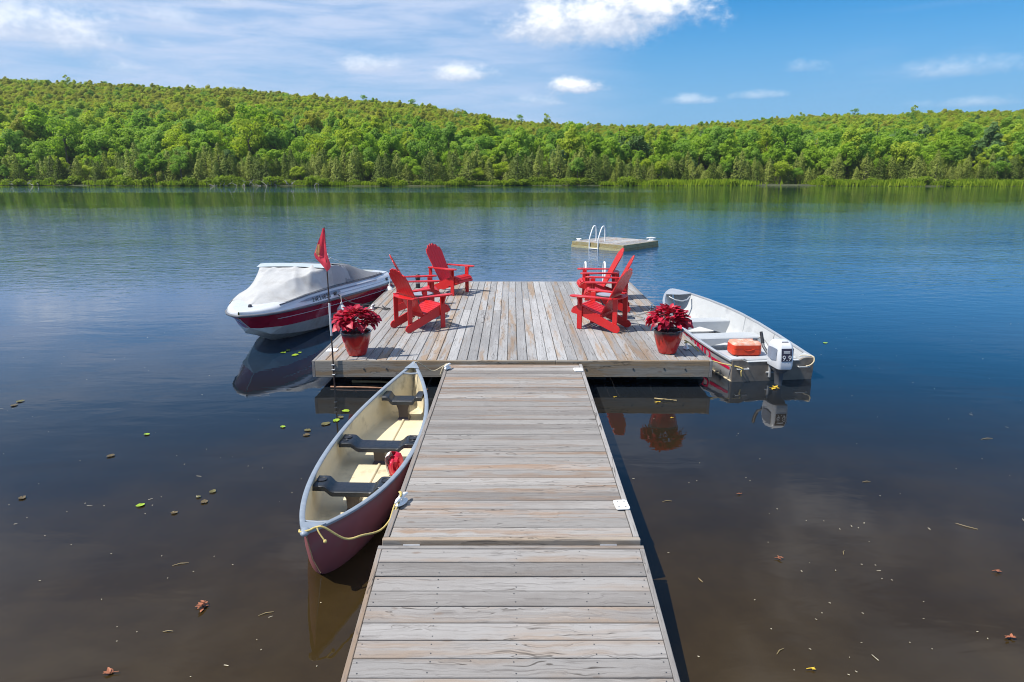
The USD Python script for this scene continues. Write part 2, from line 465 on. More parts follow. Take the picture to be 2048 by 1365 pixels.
# ------------------------------------------------------------------ floating dock (the big square raft)
RZ = 0.40
raft = thing('floating_dock', 'large square floating wooden deck carrying the red chairs and the two flower pots', 'dock')
r0, r1, xl, xr = 9.30, 16.38, -2.79, 2.80
nb = 39
pitch = (xr - xl) / nb
prng = np.random.default_rng(21)
for i in range(nb):
    a = xl + i * pitch
    w = pitch - .008 + prng.uniform(-.002, .002)
    cuts = [r0 + .042, r1 - .042]
    if prng.random() < .55:
        cuts = [cuts[0], prng.choice([11.7, 12.9, 14.1]) + 0.0, cuts[1]]
    for c0, c1 in zip(cuts[:-1], cuts[1:]):
        z = RZ + prng.uniform(-.0025, .0025)
        part(raft, 'plank', cbox(a + .004, a + .004 + w, c0 + .0015, c1 - .0015, z - .036, z, .004), WOOD_Y, tone=prng.random())
# fascia boards round the deck, each end to end
part(raft, 'fascia_board', cbox(xl - .002, .62, r0, r0 + .040, .155, RZ - .004, .004), WOOD_FASCIA, tone=.13)
part(raft, 'fascia_board', cbox(.624, xr + .002, r0, r0 + .040, .155, RZ - .005, .004), WOOD_FASCIA, tone=.77)
part(raft, 'fascia_board', cbox(xl, xr, r1 - .04, r1, .155, RZ - .004, .004), WOOD_FASCIA, tone=.4)
part(raft, 'side_board', cbox(xl - .044, xl - .004, r0, r1, .155, RZ - .003, .004), WOOD_EDGE_Y, tone=.52)
part(raft, 'side_board', cbox(xr + .004, xr + .044, r0, r1, .155, RZ - .003, .004), WOOD_EDGE_Y, tone=.36)
for x in np.linspace(xl + .35, xr - .35, 9):
    part(raft, 'joist', cbox(x - .02, x + .02, r0 + .045, r1 - .045, .16, RZ - .042, .003), UNDERDECK_WOOD)
for x in (-2.10, -1.78, 1.05, 1.72, 2.16, 2.46):
    part(raft, 'bolt', move(trimesh.creation.cylinder(.013, .016, sections=10), (x, r0 + .002, .275 + .012 * math.sin(9 * x)), rx=90), DARK_STEEL)
FLOAT = simple('black_float_plastic', (0.018, 0.019, 0.02), 0.5)
GREENFLOAT = simple('algae_float_plastic', (0.020, 0.035, 0.028), 0.6, vary=.3, scale=20)
for x, m_ in ((-1.95, FLOAT), (-.4, FLOAT), (.9, FLOAT), (2.35, GREENFLOAT)):
    for y in (9.95, 12.8, 15.6):
        part(raft, 'float_drum', move(join([trimesh.creation.cylinder(.27, 1.0, sections=22)] + [move(trimesh.creation.cylinder(.285, .03, sections=22), (0, 0, z)) for z in (-.3, 0, .3)]), (x, y, -.12), ry=90), m_, smooth=40)


def rplate(parent, x, y, z, w, d, name='hinge_plate', rz=0, t=.012):
    import shapely.geometry as sg
    poly = np.array(sg.box(-w / 2 + .02, -d / 2 + .02, w / 2 - .02, d / 2 - .02).buffer(.02, quad_segs=3).exterior.coords[:-1])
    pth = part(parent, name, move(prism(poly, 0, t, .003), (x, y, z), rz=rz), WHITE_PLASTIC)
    for sx in (-1, 1):
        for sy in (-1, 1):
            part(pth, 'screw', move(trimesh.creation.cylinder(.0065, .004, sections=8), (x + sx * (w / 2 - .03), y + sy * (d / 2 - .03), z + t + .001), rz=0), DARK_STEEL)
    return pth


def cleat(parent, x, y, z, rz=0, mat=None, size=.17, name='cleat'):
    """A low dock cleat: base, two feet and a horned bar."""
    mat = mat or WHITE_PLASTIC
    s = size
    base = move(sphere((0, 0, 0), 1, 2, (.5 * s, .26 * s, .09 * s)), (0, 0, .02))
    feet = join([trimesh.creation.cylinder(.09 * s, .36 * s, sections=10, transform=trimesh.transformations.translation_matrix((q * .17 * s, 0, .2 * s))) for q in (-1, 1)])
    bar = tube([(-.62 * s, 0, .35 * s), (-.4 * s, 0, .4 * s), (0, 0, .41 * s), (.4 * s, 0, .4 * s), (.62 * s, 0, .35 * s)], [.05 * s, .10 * s, .11 * s, .10 * s, .05 * s], 10)
    p = part(parent, name, move(join([base, feet]), (x, y, z), rz=rz), mat, smooth=40)
    part(p, 'horn', move(bar, (x, y, z), rz=rz), mat, smooth=40)
    return p


rplate(raft, -2.685, 9.85, RZ + .003, .16, .16, 'white_plate')
cleat(raft, 2.62, 9.93, RZ + .003, 80, name='cleat')
cleat(raft, -2.70, 13.0, RZ + .003, 85)
CHROME = simple('chrome', (0.75, 0.76, 0.78), 0.12, metallic=1.0, vary=.03)
cleat(raft, 2.72, 13.05, RZ + .003, 85, CHROME, .16)
part(raft, 'white_bracket', join([cbox(2.58, 2.76, 16.12, 16.34, RZ + .003, RZ + .05, .015), move(trimesh.creation.cylinder(.035, .12, sections=14), (2.67, 16.23, RZ + .10))]), WHITE_PLASTIC)
# bollard at the back left
BOLL = part(raft, 'mooring_post', move(lathe([(0.0, 0), (.05, 0), (.05, .20), (.058, .205), (.058, .235), (.05, .24), (.05, .30), (.035, .315), (0, .315)], 16), (-2.15, 15.45, RZ + .002)), BLACK_PLASTIC, smooth=40)
part(BOLL, 'band', move(lathe([(.0515, .10), (.0525, .105), (.0525, .125), (.0515, .13)], 16), (-2.15, 15.45, RZ + .002)), STEEL, smooth=40)
# swim ladder at the back right of the deck: two white bent rails and treads
lad = thing('swim_ladder', 'white swim ladder at the back edge of the big deck behind the right chairs', 'ladder', (1.985, 16.40, 0))
for sx in (-.228, .228):
    part(lad, 'rail', tube(spline([(sx, -.30, RZ + .01), (sx, -.29, RZ + .30), (sx, -.20, RZ + .45), (sx, -.06, RZ + .46), (sx, .05, RZ + .32), (sx, .06, RZ), (sx, .07, -.5)], 36), .024, 10), WHITE_PLASTIC, smooth=True)
for z in (.12, -.15, -.4):
    part(lad, 'tread', cbox(-.21, .21, .03, .11, z, z + .03, .006), WHITE_PLASTIC)

# ------------------------------------------------------------------ gangway (middle section)
GZ = 0.356
gang = thing('gangway', 'middle walkway of crosswise boards leading out to the square deck', 'walkway')
gl0, gl1, gr0, gr1, gy0, gy1 = -.961, -.930, .952, .988, 4.552, 9.262   # left edge x near/far, right edge x near/far


def lerp(a, b, t):
    return a + (b - a) * t


def skew_board(xa0, xb0, ya, xa1, xb1, yb, z0, z1, ch=.004, tilt=0.0):
    """A board with a trapezoid plan: at ya from xa0 to xb0, at yb from xa1 to xb1."""
    pts = []
    for y, xs, sy in ((ya, (xa0, xb0), 1), (yb, (xa1, xb1), -1)):
        for x, sx in zip(xs, (1, -1)):
            for z, sz in ((z0, 1), (z1, -1)):
                pts += [(x + sx * ch, y + sy * ch, z), (x + sx * ch, y, z + sz * ch), (x, y + sy * ch, z + sz * ch)]
    return trimesh.convex.convex_hull(np.array(pts))


EB = .042


def wonky(m):
    """A board that lies a trifle askew, as old boards do."""
    c = m.bounds.mean(0)
    a = math.radians(prng.uniform(-.09, .09))
    d = m.vertices - c
    m.vertices = np.column_stack([d[:, 0] * math.cos(a) - d[:, 1] * math.sin(a), d[:, 0] * math.sin(a) + d[:, 1] * math.cos(a), d[:, 2] + d[:, 0] * prng.uniform(-.0012, .0012) + prng.uniform(-.0015, .0015)]) + c
    return m


ngp = 32
ya0, ya1 = gy0 + .046, gy1 - .012
for i in range(ngp):
    a, b = lerp(ya0, ya1, i / ngp) + .0035, lerp(ya0, ya1, (i + 1) / ngp) - .0035
    L = lambda y: lerp(gl0, gl1, (y - gy0) / (gy1 - gy0)) + EB + .005
    R = lambda y: lerp(gr0, gr1, (y - gy0) / (gy1 - gy0)) - EB - .005
    z = GZ + prng.uniform(-.003, .003)
    part(gang, 'plank', wonky(skew_board(L(a), R(a), a, L(b), R(b), b, z - .037, z, .004)), WOOD_XW, tone=prng.random())
part(gang, 'side_rail', skew_board(gl0, gl0 + EB, gy0 + .045, gl1, gl1 + EB, gy1, .17, GZ + .004, .004), WOOD_EDGE_Y, tone=.23)
part(gang, 'side_rail', skew_board(gr0 - EB, gr0, gy0 + .045, gr1 - EB, gr1, gy1, .17, GZ + .004, .004), WOOD_EDGE_Y, tone=.81)
part(gang, 'end_board', cbox(gl0 - .004, gr0 + .004, gy0, gy0 + .042, .17, GZ + .003, .006), WOOD_END, tone=.64)
for x in (-.5, 0, .5):
    part(gang, 'joist', cbox(x - .02, x + .02, gy0 + .05, gy1 - .02, .17, GZ - .042, .003), UNDERDECK_WOOD)
for x in (-.745, .715):
    part(gang, 'hinge', join([cbox(x - .062, x + .062, gy0 - .008, gy0 - .001, .296, .322, .002), tube([(x - .062, gy0 - .014, .318), (x + .062, gy0 - .014, .318)], .009, 8)]), STEEL)
rplate(gang, .893, 5.075, GZ + .0075, .115, .155, 'white_plate', 4)
rplate(gang, .905, 8.955, GZ + .0075, .125, .15, 'white_plate', 2)
CL1 = cleat(gang, -.905, 5.10, GZ + .006, 70, size=.16)
CL2 = cleat(gang, -.885, 9.0, GZ + .006, 70, size=.15)
part(gang, 'float_drum', move(trimesh.creation.cylinder(.25, 1.5, sections=20), (0, 6.0, -.12), ry=90), FLOAT, smooth=40)
part(gang, 'float_drum', move(trimesh.creation.cylinder(.25, 1.5, sections=20), (0, 8.2, -.12), ry=90), FLOAT, smooth=40)

# ------------------------------------------------------------------ shore section (nearest, sloping down towards the camera)
NZ = 0.325
shore = thing('shore_ramp', 'nearest walkway section with broad pale boards at the bottom of the picture', 'walkway', (0, 4.515, NZ), rx=8.2)
# local: y runs from 0 (far end) to minus (towards the shore)
nl, nr = -.988, .972
edges = [0.030]
for k in range(20):
    edges.append(edges[-1] + .1415 + prng.uniform(-.002, .002))
for a, b in zip(edges[:-1], edges[1:]):
    z = prng.uniform(-.002, .003)
    pl = part(shore, 'plank', wonky(cbox(nl + .036, nr - .036, -b + .003, -a - .003, z - .037, z, .004)), WOOD_X, tone=prng.random())
    for x in (nl + .07, -.5, .02, .5, nr - .07):
        for yy in (-a - .032, -b + .032):
            if prng.random() < .85:
                part(pl, 'screw', move(trimesh.creation.cylinder(.0045, .002, sections=6), (x + prng.uniform(-.012, .012), yy + prng.uniform(-.006, .006), z + .0008)), DARK_STEEL)
part(shore, 'side_rail', cbox(nl, nl + .034, -3.0, -.028, -.14, .004, .004), WOOD_EDGE_Y, tone=.33)
part(shore, 'side_rail', cbox(nr - .034, nr, -3.0, -.028, -.14, .004, .004), WOOD_EDGE_Y, tone=.93)
part(shore, 'end_board', cbox(nl, nr, -.026, .008, -.14, .004, .004), WOOD_X, tone=.48)
for x in (-.5, 0, .5):
    part(shore, 'joist', cbox(x - .02, x + .02, -3.0, -.03, -.14, -.042, .003), UNDERDECK_WOOD)

# ------------------------------------------------------------------ red adirondack chairs
RED = simple('red_chair_paint', (0.53, 0.014, 0.015), 0.40, spec=0.5, vary=.09, scale=9, bump=.08, bscale=70, dirt=(.42, .05, .04), dirt_amt=.22, dirt_scale=7)


def bent_slat(path, y0, y1, t):
    """A board across y following two points (x, z) of a path: a thin box along the path segment."""
    (xa, za), (xb, zb) = path
    d = np.array([xb - xa, zb - za])
    d = d / np.linalg.norm(d)
    n = np.array([-d[1], d[0]])
    if n[1] < 0:
        n = -n
    poly = [(xa, za), (xb, zb), (xb + n[0] * t, zb + n[1] * t), (xa + n[0] * t, za + n[1] * t)]
    m = prism(poly, y0, y1, .003)
    return swap_xz(m)


def swap_xz(m):
    """(u, v, w) -> x = u, z = v, y = w."""
    m = m.copy()
    v = m.vertices
    m.vertices = np.column_stack([v[:, 0], v[:, 2], v[:, 1]])
    m.invert()
    return m


def build_chair(c):
    rail = [(-.28, 0), (-.335, .002), (-.37, .03), (-.378, .075), (-.35, .115), (.28, .368), (.36, .380), (.42, .372), (.47, .338), (.497, .30), (.505, .262), (.36, .235)]
    for s in (-1, 1):
        part(c, 'side_rail', swap_xz(prism(rail, s * .246 - .011, s * .246 + .011, .003)), RED)
        part(c, 'front_leg', cbox(.303, .392, s * .270 - .0115, s * .270 + .0115, 0, .556, .004), RED)
        part(c, 'rear_post', cbox(-.312, -.228, s * .222 - .0115, s * .222 + .0115, .11, .548, .004), RED)
        arm = [(-.255, .285), (-.20, .282), (.05, .268), (.30, .262), (.44, .266), (.485, .285), (.502, .325), (.492, .368), (.462, .395), (.40, .405), (.25, .395), (.05, .360), (-.18, .338), (-.25, .335)]
        arm = [(x, s * y) for x, y in arm]
        part(c, 'arm', move(prism(arm, .559, .582, .005)), RED)
        br = [(.286, .558), (.372, .558), (.345, .47), (.345, .40)]
        b2 = [(.2835, .557), (.375, .557), (.352, .50), (.318, .44), (.284, .40)]
        m = prism(b2, -.011, .011, .003)      # (y, z, x)
        v = m.vertices
        m.vertices = np.column_stack([v[:, 2] + .347, v[:, 0] * s, v[:, 1]])
        if m.volume < 0:
            m.invert()
        part(c, 'arm_bracket', m, RED)
    # seat slats over the side rails, from the rounded front to the back
    path = [(.503, .266), (.492, .318), (.458, .356), (.408, .380), (.350, .386)]
    for a, b in zip(path[:-1], path[1:]):
        part(c, 'seat_slat', bent_slat((np.array(a) * .94 + np.array(b) * .06, np.array(a) * .06 + np.array(b) * .94), -.252, .252, .018), RED)
    p0, p1 = np.array([.338, .389]), np.array([-.02, .249])
    for k in range(7):
        a, b = p0 + (p1 - p0) * (k + .06) / 7, p0 + (p1 - p0) * (k + .94) / 7
        part(c, 'seat_slat', bent_slat((a, b), -.252, .252, .018), RED)
    # fan back
    base, top = np.array([.005, .21]), np.array([-.425, 1.045])
    d = top - base
    Lb = np.linalg.norm(d)
    d = d / Lb
    nn = np.array([d[1], -d[0]])     # towards the front
    for k in range(6):
        u = (k - 2.5) / 2.5
        yb0, yb1 = -.205 + k * .0685, -.205 + (k + 1) * .0685 - .004
        yt0, yt1 = -.275 + k * .092, -.275 + (k + 1) * .092 - .005
        L = Lb * (1 - .115 * abs(u) ** 2.2)
        f = L / Lb
        y0, y1 = yb0 + (yt0 - yb0) * f, yb1 + (yt1 - yb1) * f
        ym = (y0 + y1) / 2
        slope = -.030 * u * 2.2 * .5
        hw = (y1 - y0) / 2
        poly = [(yb0, 0), (yb1, 0), (y1, L - .045 + min(0, slope * 1.6)), (y1 - .012, L - .02 + slope), (ym + .015, L + slope * .3), (ym - .015, L - slope * .3), (y0 + .012, L - .02 - slope), (y0, L - .045 - max(0, slope * 1.6))]
        m = prism(poly, 0, .019, .003)
        v = m.vertices
        P = base[None] + v[:, 1:2] * d[None] + v[:, 2:3] * nn[None]
        m.vertices = np.column_stack([P[:, 0], v[:, 0], P[:, 1]])
        if m.volume < 0:
            m.invert()
        part(c, 'back_slat', m, RED)
    arc = [(-.205, -.335)] + [(-.205 - .135 * math.sin(a), -.335 * math.cos(a)) for a in np.linspace(.12, math.pi - .12, 14)] + [(-.205, .335)]
    part(c, 'back_brace', prism(arc, .549, .5575 + .010, .004), RED)
    part(c, 'back_rail', swap_xz(prism([(-.035, .22), (-.012, .20), (-.012, .255), (-.035, .275)], -.232, .232, .003)), RED)


def proto(name):
    return stage.CreateClassPrim('/World/' + name).GetPath()


def copy_of(source, name, label, cat, loc, rz, group=None, scale=None, parent='/World'):
    x = UsdGeom.Xform.Define(stage, child_path(parent, name))
    x.AddTranslateOp().Set(Gf.Vec3d(*map(float, loc)))
    x.AddRotateZOp().Set(float(rz))
    if scale is not None:
        x.AddScaleOp().Set(Gf.Vec3f(*map(float, scale)))
    x.GetPrim().GetReferences().AddInternalReference(source)
    x.GetPrim().SetInstanceable(True)
    tag(x.GetPrim(), label, cat, group)
    return x.GetPath()


CHAIR = proto('chair_source')
build_chair(CHAIR)
DZ = RZ + .004
CG = 'red chairs on the square deck'
TIP = .50
# midpoints between the two front arm ends, and the direction each chair faces
for (mx, my, ang, lab) in [
        (-1.235, 11.685, 40.0, 'red wooden chair nearest the left flower pot, turned away from the camera'),
        (-1.43, 13.16, 11.0, 'red wooden garden chair half hidden behind the nearest left chair'),
        (-1.003, 14.58, -31.5, 'red wooden chair farthest back on the left, its seat turned towards the camera'),
        (1.15, 11.60, 149.0, 'red wooden garden chair nearest on the right, beside the right flower pot'),
        (1.40, 13.00, 172.5, 'red wooden chair in the middle of the right row, behind the nearest'),
        (1.39, 14.14, 180.0, 'red wooden garden chair farthest on the right, in front of the swim ladder')]:
    a = math.radians(ang)
    copy_of(CHAIR, 'garden_chair', lab, 'chair', (mx - TIP * math.cos(a), my - TIP * math.sin(a), DZ), ang, CG)

# ------------------------------------------------------------------ two small round tables between the chairs
TABLETOP = simple('sky_tinted_glass_top', (0.30, 0.32, 0.37), 0.15, vary=.08)  # sky reflected in the glass, painted as an even grey-lilac
TABLELEG = simple('dark_table_metal', (0.09, 0.09, 0.095), 0.4, metallic=.7)
TAB = proto('side_table_source')
part(TAB, 'table_top', lathe([(0, .425), (.215, .425), (.222, .430), (.222, .440), (.215, .444), (0, .444)], 32), TABLETOP, smooth=35)
part(TAB, 'rim', lathe([(.222, .418), (.236, .422), (.238, .436), (.232, .447), (.223, .446)], 32), TABLELEG, smooth=60)
for k in range(3):
    a = 2 * math.pi * k / 3
    ca, sa = math.cos(a), math.sin(a)
    leg = part(TAB, 'leg', tube([(ca * r_, sa * r_, z) for r_, z in ((.20, .42), (.12, .30), (.07, .20), (.11, .09), (.19, .005))], .011, 8), TABLELEG, smooth=True)
    part(leg, 'scroll', tube([(ca * (.16 + .045 * math.cos(t)), sa * (.16 + .045 * math.cos(t)), .22 + .045 * math.sin(t)) for t in np.linspace(0, 5.2, 14)], .006, 6), STEEL, smooth=True)
part(TAB, 'brace_ring', tube([(.08 * math.cos(t), .08 * math.sin(t), .2) for t in np.linspace(0, 2 * math.pi, 20, endpoint=False)], .007, 6, closed=True), TABLELEG, smooth=True)
copy_of(TAB, 'side_table', 'small round grey side table between the two nearest left chairs', 'table', (-1.66, 12.22, DZ), 20, 'small round side tables')
copy_of(TAB, 'side_table', 'small round grey side table between the two nearest right chairs', 'table', (1.74, 12.12, DZ), 50, 'small round side tables')

# ------------------------------------------------------------------ flower pots with crimson foliage


def pot_material():
    g = Graph()
    pos = g.add('geometry') + '.position'
    z = g.add('separate_xyz', vector=pos) + '.z'
    n = g.noise(pos, 9.0, 4.0)
    n2 = g.noise(g.vec('multiply', pos, (14, 14, 3)) + '.vector', 1.0, 4.0)
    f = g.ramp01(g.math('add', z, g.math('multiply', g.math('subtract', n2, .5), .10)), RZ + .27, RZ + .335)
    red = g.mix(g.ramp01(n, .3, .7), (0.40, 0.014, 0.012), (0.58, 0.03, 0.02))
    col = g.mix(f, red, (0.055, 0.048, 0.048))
    p = g.add('principled_bsdf', base_color=col, roughness=.16, coat_weight=.4, coat_roughness=.05)
    return g.done('/World/Looks/glazed_pot', surface=p + '.BSDF')


def leaf_material():
    g = Graph()
    tone = g.add('attribute', attribute='tone') + '.fac'
    col = g.add('rgb_ramp', fac=tone, ramp=[(0, (0.15, 0.004, 0.016)), (.4, (0.32, 0.008, 0.030)), (.75, (0.50, 0.012, 0.045)), (1, (0.64, 0.028, 0.06))]) + '.color'
    n = g.noise(g.add('geometry') + '.position', 60.0, 2.0)
    col = g.vec('scale', col, scale=g.ramp01(n, .3, .7, .75, 1.2)) + '.vector'
    p = g.add('principled_bsdf', base_color=col, roughness=.45, specular_ior_level=.4)
    t = g.add('translucent_bsdf', color=(0.55, 0.012, 0.03))
    m = g.add('mix_closure', fac=.22, closure1=p + '.BSDF', closure2=t + '.BSDF')
    return g.done('/World/Looks/crimson_leaf', surface=m + '.closure')


POT, LEAF = pot_material(), leaf_material()
SOIL = simple('potting_soil', (0.03, 0.02, 0.014), .95, bump=.5)
STEM = simple('purple_stem', (0.12, 0.02, 0.03), .6)


def leaf_mesh(L, W, fold, droop):
    """A pointed, slightly toothed leaf along +x with a folded midrib and a drooping tip."""
    n = 7
    prof = [0.10, .62, .95, 1.0, .80, .46, 0.02]
    v, f = [], []
    for i in range(n):
        t = i / (n - 1)
        w = W * prof[i] * (1 + (.12 if i % 2 else -.06))
        x = L * t
        z = -droop * L * t * t
        v += [(x, -w, z + fold * w), (x, 0, z), (x, w, z + fold * w)]
    for i in range(n - 1):
        for k in range(2):
            a = 3 * i + k
            f += [[a, a + 3, a + 4], [a, a + 4, a + 1]]
    return trimesh.Trimesh(np.array(v), np.array(f), process=False)


def flower_pot(loc, label, seed):
    r = np.random.default_rng(seed)
    t = thing('flower_pot', label, 'potted plant', loc, group='flower pots on the front corners of the deck')
    pot = lathe([(0, .0), (.112, .0), (.128, .006), (.138, .03), (.168, .12), (.196, .22), (.209, .30), (.212, .335), (.222, .338), (.227, .346), (.222, .354), (.208, .354), (.200, .34), (.196, .30), (.19, .28)], 40)
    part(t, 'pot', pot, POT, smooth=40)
    part(t, 'soil', lathe([(0, .322), (.1, .32), (.196, .31)], 20), SOIL, smooth=True)
    for k in range(7):
        a, q = r.uniform(0, 6.28), r.uniform(.02, .15)
        part(t, 'stem', tube([(q * .6 * math.cos(a), q * .6 * math.sin(a), .30), (q * math.cos(a), q * math.sin(a), .42), (1.5 * q * math.cos(a), 1.5 * q * math.sin(a), .52)], .007, 5), STEM)
    N = 215
    for k in range(30):
        # the upright rosette on top
        az, L = k * 2.39996 + r.uniform(-.2, .2), r.uniform(.085, .13)
        m = move(leaf_mesh(L, L * r.uniform(.32, .42), r.uniform(.1, .35), r.uniform(.1, .4)), (L * .05, 0, 0))
        m = move(m, (0, 0, 0), rx=r.uniform(-25, 25), ry=-r.uniform(2, 50), rz=math.degrees(az))
        q_ = .02 + .10 * k / 30
        m.apply_translation((q_ * math.cos(az), q_ * math.sin(az), .665 - .6 * q_))
        part(t, 'leaf', m, LEAF, smooth=True, tone=float(np.clip(r.normal(.66, .2), 0, 1)))
    for i in range(N):
        # rosettes spread over a dome, lower leaves hang outwards over the rim
        q = (i + .5) / N
        el = math.asin(1 - 1.05 * q) if 1 - 1.05 * q > -1 else -1.5
        az = i * 2.39996 + r.uniform(-.35, .35)
        ce, se = math.cos(el), math.sin(el)
        rad = .245 + r.uniform(-.06, .045) + .04 * meshkit.noise(np.array([[math.cos(az) * 2, math.sin(az) * 2, el * 2]]), seed)[0]
        c = np.array([rad * ce * math.cos(az), rad * ce * math.sin(az), .46 + .80 * rad * se])
        L = r.uniform(.10, .160) * (1 - .25 * max(se, 0))
        m = leaf_mesh(L, L * r.uniform(.30, .40), r.uniform(.10, .42), r.uniform(.10, .40))
        pitch = -math.degrees(el) * .75 + r.uniform(-8, 30) + (14 if se < .3 else 0)
        m = move(m, (-L * .35, 0, 0))
        m = move(m, (0, 0, 0), rx=r.uniform(-35, 35), ry=pitch, rz=math.degrees(az) + r.uniform(-45, 45))
        m.apply_translation(c)
        part(t, 'leaf', m, LEAF, smooth=True, tone=float(np.clip(r.normal(.58, .25), 0, 1)))
    return t


flower_pot((-2.262, 9.63, DZ), 'red glazed pot of crimson leaves on the deck corner by the flag pole', 11)
flower_pot((2.292, 9.74, DZ), 'red glazed pot of crimson leaves on the deck corner by the rowing boat', 23)

# ------------------------------------------------------------------ flag pole
def cloth(name, col):
    """Thin faded cloth that lets some light through."""
    g = Graph()
    n = g.noise(g.add('geometry') + '.position', 9.0, 4.0)
    c = g.vec('scale', tuple(col), scale=g.ramp01(n, .3, .7, .82, 1.2)) + '.vector'
    p = g.add('principled_bsdf', base_color=c, roughness=.85, specular_ior_level=.2)
    t = g.add('translucent_bsdf', color=c)
    m = g.add('mix_closure', fac=.45, closure1=p + '.BSDF', closure2=t + '.BSDF')
    return g.done(f'/World/Looks/{name}', surface=m + '.closure')


POLE = simple('brown_pole', (0.045, 0.028, 0.022), .45, vary=.3, scale=14)
SILVER = simple('silver_band', (0.62, 0.63, 0.65), .3, metallic=.3, vary=.06)
CLOTH_RED = cloth('faded_red_cloth', (0.80, 0.075, 0.11))
CLOTH_YEL = cloth('faded_yellow_cloth', (0.92, 0.66, 0.28))
fp = thing('flag_pole', 'thin brown pole with a limp faded red pennant bolted to the deck', 'flag pole', (-2.525, 9.272, 0))
part(fp, 'pole', tube([(0, 0, -.35), (0, 0, .77), (0, 0, 1.23), (0, 0, 2.27)], [.011, .011, .010, .008], 8), POLE, smooth=40)
part(fp, 'band', tube([(0, 0, .765), (0, 0, .77), (0, 0, 1.225), (0, 0, 1.23)], [.009, .0150, .0145, .009], 10), SILVER, smooth=40)
for z in (.205, .275, .345):
    part(fp, 'bracket', join([cbox(-.02, .02, -.016, .026, z - .008, z + .008, .003), sphere((-.018, -.012, z), .009, 1)]), STEEL)
nu, nv = 11, 22
V = []
for j in range(nv):
    t = j / (nv - 1)
    lft = np.interp(t, [0, .12, .35, .62, .72, .80, 1], [.012, .035, .105, .185, .165, .105, .0])
    rgt = np.interp(t, [0, .3, .6, .85, .93, 1], [.004, .016, .026, .058, .050, .0])
    for i in range(nu):
        u = i / (nu - 1)
        x = rgt - (lft + rgt) * u
        yy = .55 * max(0.0, -x) - .012 - .030 * math.sin(u * 7.5 + t * 3) * math.sin(math.pi * min(1, t * 1.2)) - .03 * u * (1 - t)
        V.append((x, yy, 2.262 - .585 * t + .006 * math.sin(9 * u + 4 * t) * (t > .05)))
V = np.array(V)
F = [[j * nu + i, (j + 1) * nu + i, (j + 1) * nu + i + 1, j * nu + i + 1] for j in range(nv - 1) for i in range(nu - 1)]
fl = part(fp, 'pennant', tm((V, np.array(F))), CLOTH_RED, smooth=True)
E2 = [[j * nu + i, (j + 1) * nu + i, (j + 1) * nu + i + 1, j * nu + i + 1] for j, i in ((9, 6), (9, 7), (9, 8), (10, 6), (10, 7), (10, 8), (11, 6), (11, 7), (11, 8), (12, 6), (12, 7), (8, 7), (8, 8), (13, 6))]
_k, _inv = np.unique(np.array(E2), return_inverse=True)
part(fl, 'emblem', tm(((V + [0, -.014, 0])[_k], _inv.reshape(-1, 4))), CLOTH_YEL, smooth=True)

# ------------------------------------------------------------------ speedboat under its covers
GEL = simple('white_gelcoat', (0.60, 0.61, 0.63), .2, coat=.4, vary=.03)
GEL_DIRTY = simple('stained_white_hull', (0.62, 0.60, 0.55), .3, coat=.2, vary=.06, dirt=(.34, .27, .18), dirt_amt=.3, dirt_scale=2.2)
MAROON = simple('maroon_gelcoat', (0.34, 0.012, 0.035), .14, coat=.7, vary=.1, scale=3)
RUB = simple('grey_rub_rail', (0.13, 0.135, 0.15), .5)
STRIPE = simple('grey_boat_stripe', (0.19, 0.205, 0.25), .35)
COVER_W = simple('white_boat_cover', (0.41, 0.41, 0.405), .85, vary=.07, dirt=(.30, .29, .275), dirt_amt=.38, dirt_scale=2.6, bump=.15, bscale=9)
COVER_L = simple('light_grey_cover', (0.29, 0.295, 0.305), .8, vary=.08, bump=.2, bscale=12)
COVER_G = simple('grey_boat_cover', (0.165, 0.17, 0.185), .8, vary=.08, bump=.2, bscale=14)
COVER_V = simple('pale_vinyl_band', (0.40, 0.45, 0.48), .5, vary=.05)
BL = 4.9
sb = thing('speedboat', 'white and maroon speedboat under a white and grey cover, moored left of the deck', 'boat', (-3.92, 15.913, 0), -97.0)


def sb_b(s):
    """Half breadth at the rail, s metres behind the stem."""
    return float(np.interp(s, [0, .03, .10, .22, .42, .7, 1.15, 2.1, 3.1, 4.0, 4.9], [.015, .085, .205, .325, .455, .565, .69, .85, 1.0, 1.12, 1.16]))


def sb_zr(s):
    return float(np.interp(s, [0, 1, 2, 3.5, 4.9], [.665, .635, .60, .545, .50]))


def sb_dh(s):
    """Height of the deck above the rail."""
    return float(np.interp(s, [0, .5, 1.2, 2.2], [.075, .14, .225, .265]))


def sb_x(s):
    return BL - s


ss = np.array([0, .03, .10, .22, .32, .42, .50, .58, .7, .84, 1.0, 1.4, 1.9, 2.5, 3.1, 3.7, 4.3, 4.9])


def ring(s, pts):
    """Section through the points of one side, mirrored."""
    half = [(sb_x(s) + dx, y, z) for dx, y, z in pts]
    return [(x, -y, z) for x, y, z in half[::-1]] + half[1:] if abs(half[0][1]) < 1e-6 else [(x, -y, z) for x, y, z in half[::-1]] + half


def sb_keel(s):
    return float(np.interp(s, [0, .15, .35, .6, .85, 1.05, 1.5, 2.2, 4.9], [.62, .50, .37, .22, .10, .0, -.15, -.26, -.30]))


